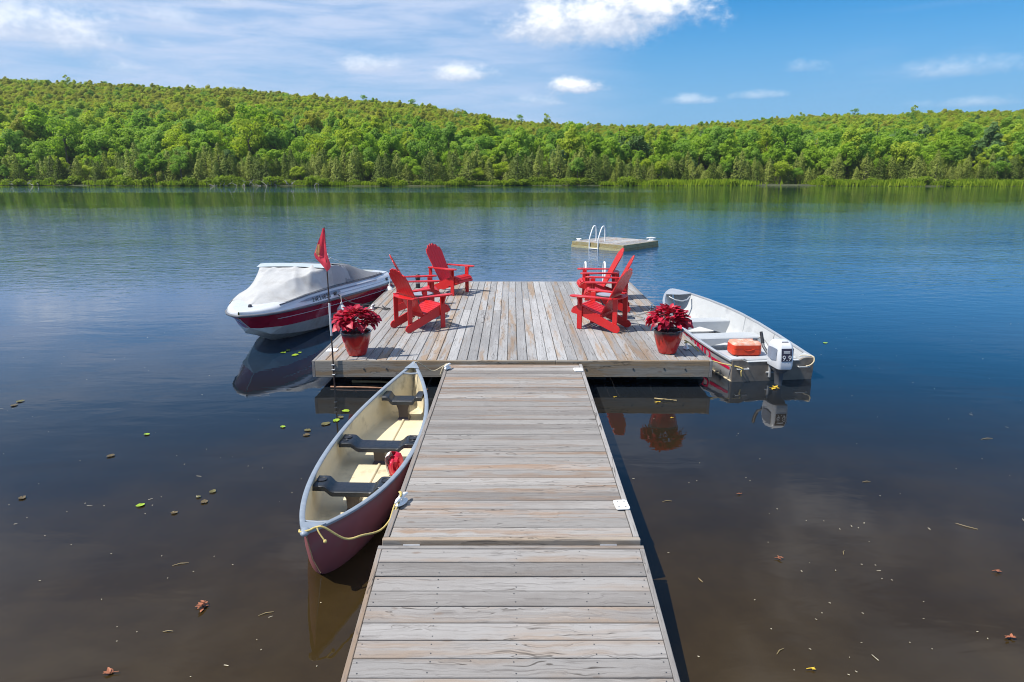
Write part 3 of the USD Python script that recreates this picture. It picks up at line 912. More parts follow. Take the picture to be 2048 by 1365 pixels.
hull_s, band_s, edge_s, deck_s = [], [], [], []
for s in ss:
    b, zr, zk = sb_b(s), sb_zr(s), sb_keel(s)
    zl0 = zr - float(np.interp(s, [0, 1, 4.9], [.27, .29, .30]))                     # lower edge of the maroon band
    open_ = float(np.clip((zl0 - zk) / .20, 0, 1))                                    # 0 where the band wraps right round the stem
    zl = max(zk + .006, zl0)
    bl = max(.010, b * float(np.interp(s, [0, .5, 1.5, 4.9], [.66, .74, .87, .96])) * open_ ** .6)
    zc = max(zk + .003, min(zl - .003 - .02 * open_, float(np.interp(s, [0, .5, 1.2, 2.2, 4.9], [.36, .235, .12, .03, -.03]))))
    bc = min(bl * .82, b * float(np.interp(s, [0, .5, 1.5, 4.9], [.30, .40, .66, .89])))
    hull_s.append(ring(s, [(0, 0, zk), (0, bc * .5, zk + (zc - zk) * .48), (0, bc * .52, zk + (zc - zk) * .42), (0, bc, zc), (0, bc + .02 * open_, zc + .002), (0, bl, zl)]))
    band_s.append([[(sb_x(s), sg * bl, zl), (sb_x(s), sg * (bl + .5 * (b - bl)), (zl + zr) / 2 - .01), (sb_x(s), sg * (b - .012), zr - .02)] for sg in (1, -1)])
    edge_s.append([(sb_x(s), b, zr)])
    dh = sb_dh(s)
    deck_s.append(ring(s, [(0, 0, zr + dh), (0, b * .62, zr + .97 * dh), (0, b * .86, zr + .87 * dh), (0, b * .95, zr + .55 * dh), (0, b * .985, zr + .2 * dh), (0, b, zr + .01)]))
hull = loft(hull_s, cap1=True)
part(sb, 'hull', hull, GEL_DIRTY, smooth=18)
bm = []
for k in (0, 1):
    m = loft([q[k] for q in band_s])
    if k == 0:
        m.invert()
    bm.append(m)
tr = [band_s[-1][1][2], band_s[-1][1][1], band_s[-1][1][0], band_s[-1][0][0], band_s[-1][0][1], band_s[-1][0][2]]
bm.append(trimesh.Trimesh(np.array(tr), [[0, 1, 4], [0, 4, 5], [1, 2, 3], [1, 3, 4]], process=False))
part(sb, 'maroon_band', join(bm), MAROON, smooth=35)
rl = [(sb_x(s), -sb_b(s) - .004, sb_zr(s)) for s in ss[::-1]] + [(sb_x(s), sb_b(s) + .004, sb_zr(s)) for s in ss]
part(sb, 'rub_rail', tube(np.array(rl), .024, 8), RUB, smooth=True)
part(sb, 'pinstripe', tube([(sb_x(s), (sb_b(s) + .004) - .035 * float(np.interp(s, [0, 1.5, 4.9], [2.2, 1.1, .35])) , sb_zr(s) - .12) for s in np.linspace(.5, 4.8, 22)], .006, 5), GEL, smooth=True)
deck = loft(deck_s, cap1=True)
deck.invert()
part(sb, 'deck', deck, GEL, smooth=40)


def deck_pt(s, f, out=.0):
    """A point on the port topside between the rail (f = 0) and the coaming (f = 1), with its outward offset."""
    b, zr = sb_b(s), sb_zr(s)
    dh = sb_dh(s)
    prof = np.array([(b, zr + .01), (b * .985, zr + .2 * dh), (b * .95, zr + .55 * dh), (b * .86, zr + .87 * dh)])
    q = np.interp(f, [0, .18, .6, 1], prof[:, 0]), np.interp(f, [0, .18, .6, 1], prof[:, 1])
    return np.array([sb_x(s), q[0] + out, q[1] + out * .25])


def deck_strip(s0, s1, f0, f1, out=.004, n=16, taper=False):
    secs = []
    for s in np.linspace(s0, s1, n):
        k = (s - s0) / (s1 - s0)
        fa, fb = (f0, f1)
        if taper:
            mid = (f0 + f1) / 2
            w = (f1 - f0) / 2 * min(1, k * 4 + .05)
            fa, fb = mid - w, mid + w
        secs.append([deck_pt(s, fa, out), deck_pt(s, fb, out)])
    m = loft(secs)
    return m


for s0, s1, f0, f1, tp in ((.95, 2.35, .40, .66, True), (2.35, 4.0, .56, .64, False), (.80, 4.85, .90, .945, False), (2.2, 4.85, .28, .31, False)):
    m = deck_strip(s0, s1, f0, f1, .005, taper=tp)
    if m.face_normals[:, 1].mean() < 0:
        m.invert()
    part(sb, 'stripe', m, STRIPE)
# registration on the port bow, laid on the topside
txt = meshkit.text_mesh('24E14823', .10, .003)
v = txt.vertices
wt = v[:, 0].max()
S0 = 1.33
out = []
for x, y, z in v:
    s = S0 + (x / wt) * .62
    f = .20 + y / .26
    p0 = deck_pt(s, min(f, .62), .007 + z)
    out.append(p0)
txt.vertices = np.array(out)
REGBLACK = simple('black_lettering', (0.015, 0.015, 0.018), .5)
txt.invert() if txt.volume < 0 else None
part(sb, 'registration_number', txt, REGBLACK)


# fabric covers: lofts across the boat
def cover(s_list, prof, name, mat, n=25, wr=.012, seed=1, ridges=()):
    secs = []
    for s in s_list:
        b, zr = sb_b(s), sb_zr(s)
        he, pl, zt = prof(s)           # half width at the edge, plateau half width, top height
        ze = zr + sb_dh(s) * .90
        row = []
        for k in range(n):
            q = -1 + 2 * k / (n - 1)
            y = q * he
            a = abs(y)
            if a <= pl:
                z = zt + .012 * (1 - (a / max(pl, .05)) ** 2)
            else:
                e = (a - pl) / max(he - pl, 1e-3)
                z = zt + (ze - zt) * (e * .80 + .20 * e * e * (3 - 2 * e))
            nz = meshkit.fbm(np.array([[s * 1.7, y * 2.6, 3.3]]), 4, seed)[0] - .5
            nz2 = math.sin(s * 8.5 + 3.5 * y + 3 * meshkit.noise(np.array([[s * 2, y * 2, .3]]), 5)[0])
            edge = min(1, (he - a) / .12)
            for y0, kk, hh in ridges:
                c_ = y0 + kk * (2.1 - s)
                z += hh * math.exp(-((y - c_) / .045) ** 2) * float(np.clip((s - .9) / .7, 0, 1)) * edge - .5 * hh * math.exp(-((y - c_ - .13) / .07) ** 2) * float(np.clip((s - .9) / .7, 0, 1)) * edge
            row.append((sb_x(s), y, z + edge * (wr * 4.2 * nz + wr * .45 * nz2)))
        secs.append(row)
    m = loft(secs)
    if m.face_normals[:, 2].mean() < 0:
        m.invert()
    part(sb, name, m, mat, smooth=True)


def prof_bow(s):
    b = sb_b(s)
    he = max(.06, b * .875) * float(np.interp(s, [.40, .46, .56, .75], [.25, .62, .85, 1]))
    t = np.interp(s, [.40, .7, 1.0, 1.5, 2.0, 2.16, 2.26], [.0, .075, .155, .265, .335, .35, .355])
    return he, float(np.interp(s, [.40, 1, 2.0, 2.26], [.02, .16, .60, .74])) * min(1, he / .2), sb_zr(s) + sb_dh(s) * .92 + t


def prof_mid(s):
    b = sb_b(s)
    t = np.interp(s, [2.26, 2.5, 2.8, 3.0], [.355, .35, .32, .30])
    return b * .875, float(np.interp(s, [2.26, 3.0], [.74, .76])), sb_zr(s) + .25 + t


def prof_aft(s):
    b = sb_b(s)
    t = np.interp(s, [2.75, 3.0, 3.5, 4.0, 4.4, 4.6], [.345, .325, .27, .175, .07, .015])
    return b * .885, float(np.interp(s, [2.75, 3.6, 4.6], [.72, .62, .35])), sb_zr(s) + .255 + t


cover(np.linspace(.40, 2.26, 34), prof_bow, 'bow_cover', COVER_W, 61, .020, 3, ((.08, .42, .020), (.42, .30, .024), (-.35, .10, .014)))
cover(np.linspace(2.26, 2.98, 12), prof_mid, 'windshield_cover', COVER_L, 27, .012, 5)
cover(np.linspace(2.76, 4.6, 22), prof_aft, 'cockpit_cover', COVER_G, 29, .014, 9)
# hem and seams of the covers
hem = [np.array(deck_pt(s, .93, .012)) for s in np.linspace(.55, 4.55, 26)]
part(sb, 'cover_hem', tube(np.array(hem), .010, 6), COVER_G, smooth=True)
part(sb, 'cover_hem', tube(np.array(hem) * [1, -1, 1], .010, 6), COVER_G, smooth=True)
# pale band along the top of the windshield
bandm = loft([[(sb_x(2.40), y, 1.236 - .015 * (y / .8) ** 2), (sb_x(2.24), y, 1.246 - .015 * (y / .8) ** 2), (sb_x(2.08), y * 1.0, 1.212 - .03 * (y / .8) ** 2)] for y in np.linspace(-.70, .70, 12)])
if bandm.face_normals[:, 2].mean() < 0:
    bandm.invert()
part(sb, 'windshield_band', bandm, COVER_V, smooth=True)
for s in np.linspace(2.9, 4.5, 9):
    p0 = deck_pt(s, .98, .012)
    part(sb, 'cover_strap', tube([p0 + [0, -.03, .03], p0, p0 + [0, .012, -.05]], .006, 5), RUB)
lt = deck_pt(.36, 1, 0)
part(sb, 'bow_light', join([move(lathe([(0, 0), (.035, 0), (.035, .025), (.025, .055), (0, .062)], 12), (sb_x(.30), .05, sb_zr(.3) + .10))]), DARK_STEEL, smooth=40)
part(sb, 'bow_eye', tube([(sb_x(.55) + .04 * math.cos(a), .012 * math.sin(a * 2), .30 + .03 * math.sin(a)) for a in np.linspace(0, 6.28, 10)], .007, 6), STEEL)
part(sb, 'mast_light', join([tube([(sb_x(2.7), .50, 1.15), (sb_x(2.7), .50, 1.36)], .011, 7), tube([(sb_x(2.7), .50, 1.29), (sb_x(2.7), .56, 1.31), (sb_x(2.95), .70, 1.19)], .006, 5), sphere((sb_x(2.7), .50, 1.37), .022, 1), sphere((sb_x(2.7), .455, 1.30), .016, 1)]), GEL)
for s in (2.15, 4.55):
    p0 = deck_pt(s, .12, .01)
    cleat(sb, p0[0], p0[1] - .03, p0[2] + .02, 0, DARK_STEEL, .14, 'boat_cleat')


def local_to_world(loc, rz, p):
    a = math.radians(rz)
    return np.array([loc[0] + p[0] * math.cos(a) - p[1] * math.sin(a), loc[1] + p[0] * math.sin(a) + p[1] * math.cos(a), loc[2] + p[2]])


SBL = ((-3.92, 15.913, 0), -97.0)
FEND = simple('white_fender', (0.74, 0.74, 0.72), .35, vary=.04)
FEN = proto('fender_source')
part(FEN, 'body', lathe([(0, -.27), (.03, -.27), (.05, -.25), (.088, -.21), (.095, -.17), (.095, .17), (.088, .21), (.05, .25), (.03, .28), (0, .285)], 20), FEND, smooth=50)
part(FEN, 'eye', tube([(.028 * math.cos(a), 0, .30 + .028 * math.sin(a)) for a in np.linspace(0, 2 * math.pi, 12, endpoint=False)], .010, 6, closed=True), FEND, smooth=True)
part(FEN, 'line', tube([(0, 0, .32), (.0, 0, .46)], .006, 5), WHITE_PLASTIC)
for s, z, lab in ((2.12, .20, 'white boat fender hanging beside the flag pole, near the middle of the speedboat'), (4.35, .20, 'white boat fender hanging near the stern of the speedboat')):
    w = local_to_world(*SBL, (sb_x(s), sb_b(s) + .10, z))
    copy_of(FEN, 'boat_fender', lab, 'fender', w, -97, 'fenders of the speedboat')
ROPE_BLACK = simple('black_rope', (0.025, 0.025, 0.028), .8)
w0 = local_to_world(*SBL, deck_pt(2.15, .12, .03))
rp = spline([w0 + [0, 0, .03], w0 * .6 + np.array([-2.70, 13.0, .47]) * .4 + [0, 0, -.06], (-2.72, 13.02, .47), (-2.66, 13.0, .48), (-2.70, 12.98, .44), (-2.55, 12.97, RZ + .03), (-2.42, 12.86, RZ + .02), (-2.36, 12.94, RZ + .02), (-2.47, 13.02, RZ + .02), (-2.55, 13.2, RZ + .02)], 60)
solo('mooring_rope', tube(rp, .011, 6), ROPE_BLACK, 'black rope tying the speedboat to the cleat on the left edge of the deck', 'rope', smooth=True)

# ------------------------------------------------------------------ canoe
CAN_OUT = simple('maroon_canoe_skin', (0.26, 0.078, 0.082), .5, vary=.14, scale=2.5, dirt=(.22, .13, .115), dirt_amt=.25, dirt_scale=4)
CAN_IN = simple('cream_canoe_lining', (0.62, 0.535, 0.36), .6, vary=.06, dirt=(.19, .155, .10), dirt_amt=.26, dirt_scale=3.5)
GUN = simple('blue_grey_gunwale', (0.215, 0.25, 0.295), .5, vary=.12, scale=12, dirt=(.34, .36, .38), dirt_amt=.2, dirt_scale=11)
SEATBLK = simple('black_canoe_seat', (0.020, 0.023, 0.028), .33, vary=.1)
PEDESTAL = simple('purple_black_pedestal', (0.036, 0.026, 0.030), .5)
CL, CANG = 2.18, 87.8
cn = thing('canoe', 'maroon canoe with cream inside and black seats tied along the left of the walkway', 'canoe', (-1.392, 6.575, 0), CANG)


def cw(u):
    return .428 * max(0.0, 1 - abs(u) ** 2.2) ** .94 + .004


def cz(u):
    return .325 + .185 * abs(u) ** 2.6


def c_x(u, k):
    """Stations bend inwards towards the keel at the ends, giving the curved stems."""
    return CL * u - np.sign(u) * .36 * (1 - k) ** 1.6 * abs(u) ** 7


us = np.sin(np.linspace(-1, 1, 41) * math.pi / 2)
prof_o = [(0, -.11), (.55, -.105), (.86, -.06), (.985, .05), (1.03, .60), (1.0, 1.0)]   # (share of half breadth, z or share of sheer)


def csec(u, inset, floor):
    w, zg = max(cw(u) - inset, .003), cz(u)
    half = []
    for sh, zz in prof_o:
        if zz == .60:
            z = .45 * zg
        elif zz == 1.0:
            z = zg - .006
        else:
            z = zz
        z = max(z, floor)
        k = max(0, min(1, (z + .11) / (zg + .11)))
        half.append((c_x(u, k), sh * w, z))
    return [(x, -y, z) for x, y, z in half[::-1]] + half[1:]


part(cn, 'hull', loft([csec(u, 0, -1) for u in us]), CAN_OUT, smooth=50)
inn = loft([csec(u, .016, .022) for u in us])
inn.invert()
part(cn, 'lining', inn, CAN_IN, smooth=50)
for sg in (-1, 1):
    pts = np.array([(CL * u, sg * (cw(u) - .004), cz(u)) for u in us])
    secs = [[p + [0, sg * .020, -.012], p + [0, sg * .022, .006], p + [0, sg * .012, .013], p + [0, -sg * .012, .013], p + [0, -sg * .022, .006], p + [0, -sg * .020, -.012]] for p in pts]
    m = loft(secs, close_ring=True, cap0=True, cap1=True)
    if m.volume < 0:
        m.invert()
    part(cn, 'gunwale', m, GUN, smooth=40)
for sg in (-1, 1):
    # deck plate, its raised toe at the very end and the carrying bar
    secs = []
    for u in np.linspace(1.0, .925, 6):
        w, z = cw(u) + .020, cz(u) + .018
        secs.append([(sg * CL * u, -w, z - .03), (sg * CL * u, -w, z), (sg * CL * u, 0, z + .008), (sg * CL * u, w, z), (sg * CL * u, w, z - .03)])
    m = loft(secs)
    if m.face_normals[:, 2].mean() < 0:
        m.invert()
    dk = part(cn, 'deck_plate', m, GUN, smooth=40)
    m2 = sphere((sg * (CL + .005), 0, cz(1) + .004), 1, 2, (.05, .035, .026))
    part(dk, 'toe', m2, GUN, smooth=True)
    u = .885
    part(cn, 'carry_bar', tube([(sg * CL * u, -cw(u) + .01, cz(u) - .005), (sg * CL * u, 0, cz(u) - .012), (sg * CL * u, cw(u) - .01, cz(u) - .005)], .012, 8), GUN, smooth=True)
part(cn, 'keel_rib', tube([(x, 0, .024) for x in np.linspace(-1.55, 1.55, 14)], .017, 8), CAN_IN, smooth=True)


def canoe_seat(xc, depth, holes):
    u = xc / CL
    n = 33
    W = cw(u) - .030
    tops, secs = [], []
    for k in range(n):
        q = -1 + 2 * k / (n - 1)
        y = q * W
        a = abs(q)
        dip = .058 * (1 - float(np.clip((a - .50) / .22, 0, 1)) ** 2 * (3 - 2 * float(np.clip((a - .50) / .22, 0, 1))))
        z = cz(u) - .040 - dip
        hd = depth / 2 * (1.0 + .12 * float(np.clip((a - .5) / .25, 0, 1)))
        secs.append([(xc - hd, y, z - .052), (xc - hd, y, z - .012), (xc - hd + .015, y, z), (xc, y, z - .006), (xc + hd - .015, y, z), (xc + hd, y, z - .012), (xc + hd, y, z - .052)])
    m = loft(secs, close_ring=True, cap0=True, cap1=True)
    if m.volume < 0:
        m.invert()
    st = part(cn, 'seat', m, SEATBLK, smooth=35)
    ped = loft([[(xc + hx * (1 if c in (0, 3) else -1), hy * (1 if c in (0, 1) else -1), z) for c in range(4)] for hx, hy, z in ((.075, .085, cz(u) - .14), (.06, .06, .16), (.055, .055, .06), (.075, .075, .024))], close_ring=True)
    if ped.volume < 0:
        ped.invert()
    part(st, 'pedestal', ped, PEDESTAL, smooth=30)
    z = cz(u) - .040
    if holes:
        for sg in (-1, 1):
            for dx, r in ((.035, .040), (-.055, .024)) if holes == 2 else ((.02, .040),):
                part(st, 'cup_hole', lathe([(r + .006, -.002), (r + .006, .003), (r, .003), (r - .004, -.002), (0, -.001)], 16).apply_translation((xc + dx, sg * W * .86, z + .002)), RUB if False else BLACK_PLASTIC, smooth=50)
    return st


canoe_seat(-.92, .20, 1)
canoe_seat(.12, .22, 2)
canoe_seat(1.42, .22, 0)
ROPE_Y = simple('yellow_rope', (0.52, 0.40, 0.14), .8, vary=.2, scale=60)
ROPE_T = simple('tan_rope', (0.50, 0.42, 0.28), .8, vary=.2, scale=60)
# painter at the near end, looped round the toe and led to the white cleat on the walkway
bow = local_to_world((-1.392, 6.575, 0), CANG, (-CL + .02, 0, cz(1) + .02))
rope = spline([bow + [-.045, -.01, -.01], bow + [-.03, -.045, -.006], bow + [.03, -.04, .004], bow + [.075, -.01, .012], bow + [.13, .0, .005], bow + [.26, .06, -.12], bow + [.36, .16, -.15], (-1.02, 4.80, .30), (-.95, 4.99, .34), (-.905, 5.10, GZ + .09), (-.925, 5.13, GZ + .10), (-.90, 5.07, GZ + .10), (-.93, 5.09, GZ + .06), (-.955, 5.03, GZ + .02), (-.985, 4.93, .27)], 90)
solo('canoe_rope', join([tube(rope, .008, 6), tube(spline([bow + [.08, -.01, .012], bow + [.10, -.03, -.02], bow + [.14, -.05, -.07]], 10), .006, 6), sphere(bow + [.145, -.052, -.075], .014, 1)]), ROPE_Y, 'yellow rope from the near end of the canoe to the white cleat on the walkway', 'rope', smooth=True)
cl2 = local_to_world((-1.392, 6.575, 0), CANG, (CL - .02, 0, cz(1)))
solo('canoe_rope', tube(spline([cl2 + [.0, -.03, .0], cl2 + [.03, .02, .03], cl2 + [.10, .06, -.02], (-1.08, 8.93, .36), (-.95, 9.0, GZ + .05), (-.885, 9.0, GZ + .08), (-.91, 9.03, GZ + .07), (-.95, 8.99, GZ + .03), (-.985, 8.96, GZ - .06)], 50), .006, 6), ROPE_T, 'thin tan rope from the far end of the canoe to the walkway cleat', 'rope', smooth=True)
# red and white bailer made from a jug, lying against the right side of the canoe
BAIL_R = simple('red_jug_plastic', (0.58, 0.012, 0.045), .35, vary=.05)
BAIL_W = simple('white_jug_plastic', (0.74, 0.72, 0.68), .4, vary=.05)
bl = thing('bailer', 'red and white plastic jug cut into a bailer, lying in the canoe', 'bailer', (-1.175, 6.40, .045), 78, ry=-18)


def used(v, f):
    """Only the vertices that the faces use."""
    k, inv = np.unique(f, return_inverse=True)
    return v[k], inv.reshape(f.shape)


def rrect(w, d, r, n=4):
    import shapely.geometry as sg
    return np.array(sg.box(-w / 2 + r, -d / 2 + r, w / 2 - r, d / 2 - r).buffer(r, quad_segs=n).exterior.coords[:-1])


sec = []
for z, w, d in ((0, .12, .14), (.015, .14, .165), (.17, .14, .165), (.21, .125, .15), (.235, .085, .10), (.245, .06, .06)):
    sec.append([(x, y, z) for x, y in rrect(w, d, min(w, d) * .3)])
jug = loft(sec, close_ring=True, cap0=True)
# the near face of the jug is cut open
c = jug.triangles_center
keep = ~((c[:, 0] < -.03) & (c[:, 2] > .07) & (np.abs(c[:, 1]) < .075))
body = trimesh.Trimesh(jug.vertices, jug.faces[keep], process=False)
if body.face_normals[:, 2].sum() == 0:
    pass
white = c[keep][:, 1] > .035
part(bl, 'jug', trimesh.Trimesh(*used(body.vertices, body.faces[~white]), process=False), BAIL_R, smooth=40)
part(bl, 'label', trimesh.Trimesh(*used(body.vertices, body.faces[white]), process=False), BAIL_W, smooth=40)
part(bl, 'handle', tube(spline([(-.06, -.02, .215), (-.11, -.02, .205), (-.125, -.02, .15), (-.11, -.02, .09), (-.07, -.02, .06)], 20), .017, 8), BAIL_R, smooth=True)
part(bl, 'inside', move(cbox(-.035, .045, -.06, .05, .03, .18, .015)), simple('deep_red_inside', (0.40, 0.008, 0.03), .5))

# ------------------------------------------------------------------ aluminium rowing boat with its motor
ALU = simple('bare_aluminium', (0.52, 0.53, 0.54), .42, metallic=.45, vary=.08, dirt=(.30, .29, .27), dirt_amt=.22, dirt_scale=3.0)
ALU_IN = simple('pale_painted_aluminium', (0.47, 0.48, 0.48), .5, vary=.06, dirt=(.30, .31, .32), dirt_amt=.26, dirt_scale=3.2)
ALU_SEAT = simple('grey_painted_bench', (0.40, 0.42, 0.435), .5, vary=.06, dirt=(.26, .26, .26), dirt_amt=.15)
ALU_TR = simple('weathered_transom', (0.21, 0.18, 0.15), .5, metallic=.2, vary=.18, dirt=(.10, .075, .06), dirt_amt=.35, dirt_scale=4)
REDLET = simple('red_decal', (0.55, 0.012, 0.06), .4)
AL, ABL = 4.24, ((3.835, 9.66, 0), 97.4)
ab = thing('rowing_boat', 'pale aluminium fishing boat with bench seats moored right of the deck', 'boat', *ABL)


def ab_b(s):
    return float(np.interp(s, [0, .6, 1.2, 1.9, 2.5, 3.0, 3.4, 3.7, 3.95, 4.12, 4.20, 4.24], [.635, .685, .715, .72, .675, .585, .47, .355, .235, .135, .07, .025]))


def ab_z(s):
    return .325 + .315 * (s / AL) ** 1.35


as_ = np.array([0, .3, .6, .9, 1.2, 1.55, 1.9, 2.2, 2.5, 2.75, 3.0, 3.2, 3.4, 3.6, 3.8, 3.95, 4.08, 4.16, 4.21, 4.24])


def ab_sec(s, inset, floor, top=0.0):
    b, zg = max(ab_b(s) - inset, .004), ab_z(s)
    rise = max(0.0, (s - 2.6) / (AL - 2.6))
    zk = -.12 + .42 * rise ** 2.6
    zc = -.06 + .40 * rise ** 1.9
    bc = b * float(np.interp(s, [0, 2, 3.2, 4.24], [.945, .90, .74, .30]))
    pts = [(0, 0, zk), (0, bc * .6, (zk + zc) / 2), (0, bc, zc), (0, bc + (b - bc) * .62, (zc + zg) / 2), (0, b, zg - .004 + top)]
    pts = [(dx, y, max(z, floor)) for dx, y, z in pts]
    ov = [-.22 * rise ** 2 * (1 - max(0, (p[2] - zk) / (zg - zk + 1e-6))) for p in pts]
    half = [(s + o, y, z) for (dx, y, z), o in zip(pts, ov)]
    return [(x, -y, z) for x, y, z in half[::-1]] + half[1:]


m = loft([ab_sec(s, 0, -1) for s in as_])
if m.face_normals[len(m.faces) // 2 + 3][2] > 0:
    m.invert()
part(ab, 'hull', m, ALU, smooth=30)
m = loft([ab_sec(s, .012, .02, -.004) for s in as_])
m.invert() if m.face_normals[:, 2].mean() < 0 else None
part(ab, 'inside_skin', m, ALU_IN, smooth=30)
for sg in (-1, 1):
    pts = np.array([(s, sg * ab_b(s), ab_z(s)) for s in as_])
    m = loft([[p + [0, sg * .022, -.022], p + [0, sg * .024, .004], p + [0, sg * .014, .012], p + [0, -sg * .020, .010], p + [0, -sg * .022, -.010]] for p in pts], close_ring=True, cap0=True, cap1=True)
    if m.volume < 0:
        m.invert()
    part(ab, 'gunwale', m, ALU, smooth=40)
# transom: a plate with a cut-down middle for the motor, and corner knees
tz = ab_z(0)
tpoly = [(-.61, -.12), (.61, -.12), (.634, .10), (.635, tz + .004), (.47, tz + .002), (.40, tz - .035), (-.40, tz - .035), (-.47, tz + .002), (-.635, tz + .004), (-.634, .10)]
m = prism(tpoly, -.022, .018, .003)
v = m.vertices
m.vertices = np.column_stack([v[:, 2], v[:, 0], v[:, 1]])
m.invert() if m.volume < 0 else None
part(ab, 'transom', m, ALU_TR)
part(ab, 'transom_cap', join([cbox(-.028, .028, -.40, .40, tz - .034, tz - .020, .004)]), ALU_IN)
for sg in (-1, 1):
    m = prism([(.024, sg * .615), (.024, sg * .42), (.08, sg * .45), (.22, sg * .60), (.24, sg * .625)], tz + .006, tz + .016, .003)
    part(ab, 'corner_plate', m, ALU_IN)
    part(ab, 'stern_handle', tube([(-.022, sg * .56, .20), (-.055, sg * .56, .20), (-.055, sg * .39, .20), (-.022, sg * .39, .205)], .009, 7), ALU_IN, smooth=40)
# benches
for s0, s1, z, h in ((.42, .98, .215, .20), (1.62, 1.98, .255, .235), (2.72, 3.02, .30, .28)):
    secs = []
    for s in (s0, s0 + .02, s1 - .02, s1):
        w = ab_b(s) - .045
        zt = z - (.018 if s in (s0, s1) else 0)
        secs.append([(s, -w * .955, .03), (s, -w, zt - .01), (s, -w + .01, zt), (s, w - .01, zt), (s, w, zt - .01), (s, w * .955, .03)])
    m = loft(secs, cap0=True, cap1=True)
    if m.volume < 0:
        m.invert()
    part(ab, 'bench', m, ALU_SEAT, smooth=30)
# bow: breasthook plate with a slotted grip
m = prism([(4.235, 0), (4.10, .125), (3.86, .27), (3.84, .20), (3.80, 0), (3.84, -.20), (3.86, -.27), (4.10, -.125)], ab_z(4.0) + .004, ab_z(4.0) + .018, .003)
m.vertices[:, 2] += (m.vertices[:, 0] - 4.0) * .11
part(ab, 'bow_plate', m, ALU)
part(ab, 'bow_grip', tube([(3.80, .22, ab_z(3.8) - .03), (3.70, .12, ab_z(3.7) - .07), (3.66, 0, ab_z(3.7) - .085), (3.70, -.12, ab_z(3.7) - .07), (3.80, -.22, ab_z(3.8) - .03)], .013, 8), ALU, smooth=True)
for s in (.7, 1.3, 2.3):
    part(ab, 'rib', join([tube([(s, sg * (ab_b(s) - .018), ab_z(s) - .02) if k == 0 else (s, sg * (ab_b(s) * .93 - .02), .03) for k in (0, 1)], .012, 6) for sg in (-1, 1)]), ALU_IN)


def side_pt(s, f, out):
    """On the outside of the port side: f = 0 at the chine, 1 at the gunwale."""
    sec_ = ab_sec(s, 0, -1)
    a, b_, c_ = (np.array(q) for q in sec_[-3:])
    p_ = a + (b_ - a) * (f / .5) if f < .5 else b_ + (c_ - b_) * ((f - .5) / .5)
    return p_ + [0, out, 0]


def ab_strip(s0, s1, f0, f1, out, n=10):
    m = loft([[side_pt(s, f0, out), side_pt(s, f1, out)] for s in np.linspace(s0, s1, n)])
    if m.face_normals[:, 1].mean() < 0:
        m.invert()
    return m


part(ab, 'red_stripe', ab_strip(.06, .62, .58, .70, .004), REDLET)
part(ab, 'red_stripe', ab_strip(.55, 3.6, .86, .91, .004, 24), REDLET)
txt = meshkit.text_mesh('LUND', .15, .003, True)
v = txt.vertices.copy()
wt = v[:, 0].max()
txt.vertices = np.array([side_pt(1.62 - (x / wt) * .98, .56 + y / .15 * .34, .005 + z) for x, y, z in v])
txt.invert() if txt.volume < 0 else None
part(ab, 'lettering', txt, REDLET)
RUBALU = simple('tan_spray_rail', (0.50, 0.42, 0.28), .5)
part(ab, 'spray_rail', tube([side_pt(s, .16, .006) for s in np.linspace(.02, 3.3, 20)], .012, 6), RUBALU, smooth=True)

# outboard motor clamped to the transom
COWL = simple('white_motor_cowl', (0.62, 0.635, 0.66), .25, coat=.3, vary=.03)
MGREY = simple('grey_motor_leg', (0.075, 0.08, 0.09), .4, vary=.15)
MDARK = simple('dark_motor_panel', (0.035, 0.03, 0.05), .4)
MPANEL = simple('blue_grey_panel', (0.20, 0.235, 0.30), .4)
mo = thing('outboard_motor', 'white outboard motor with a grey leg on the stern of the rowing boat', 'motor', local_to_world(*ABL, (-.20, .0, 0)), 97.4 - 4)
# local: +x towards the boat. The cowl is a hull of rounded, tapering sections
secs = []
for z, xb, xf, w, r in ((.255, -.15, .15, .105, .05), (.275, -.185, .18, .140, .05), (.33, -.195, .19, .152, .05), (.43, -.19, .195, .155, .05), (.53, -.175, .19, .150, .05), (.60, -.155, .175, .135, .05), (.645, -.11, .14, .11, .045), (.658, -.07, .10, .085, .04)):
    q = rrect(xf - xb, 2 * w, min(r, w * .7), 3)
    # the back of the cowl is faceted: narrower at the rear
    q = np.array([((x + (xf + xb) / 2), y * (1 - .22 * np.clip((-(x + (xf + xb) / 2)) / .19, 0, 1) ** 1.5)) for x, y in q])
    secs.append([(x, y, z) for x, y in q])
m = loft(secs, close_ring=True, cap0=True, cap1=True)
m.invert() if m.volume < 0 else None
m.vertices[:, 1] *= .88
cowl = part(mo, 'cowl', m, COWL, smooth=35)
part(cowl, 'top_grip', move(cbox(-.075, .02, -.055, .055, .648, .668, .008)), COWL)
part(cowl, 'vent', move(cbox(-.105, -.074, -.05, .05, .636, .655, .004)), MDARK)


def back_x(z):
    return float(np.interp(z, [.275, .33, .43, .53, .60], [-.185, -.195, -.19, -.175, -.155]))


def back_panel(y0, y1, z0, z1, out):
    n = 5
    m = loft([[(back_x(z) - out, y, z) for y in (y0, y1)] for z in np.linspace(z0, z1, n)])
    m.invert() if m.face_normals[:, 0].mean() > 0 else None
    return m


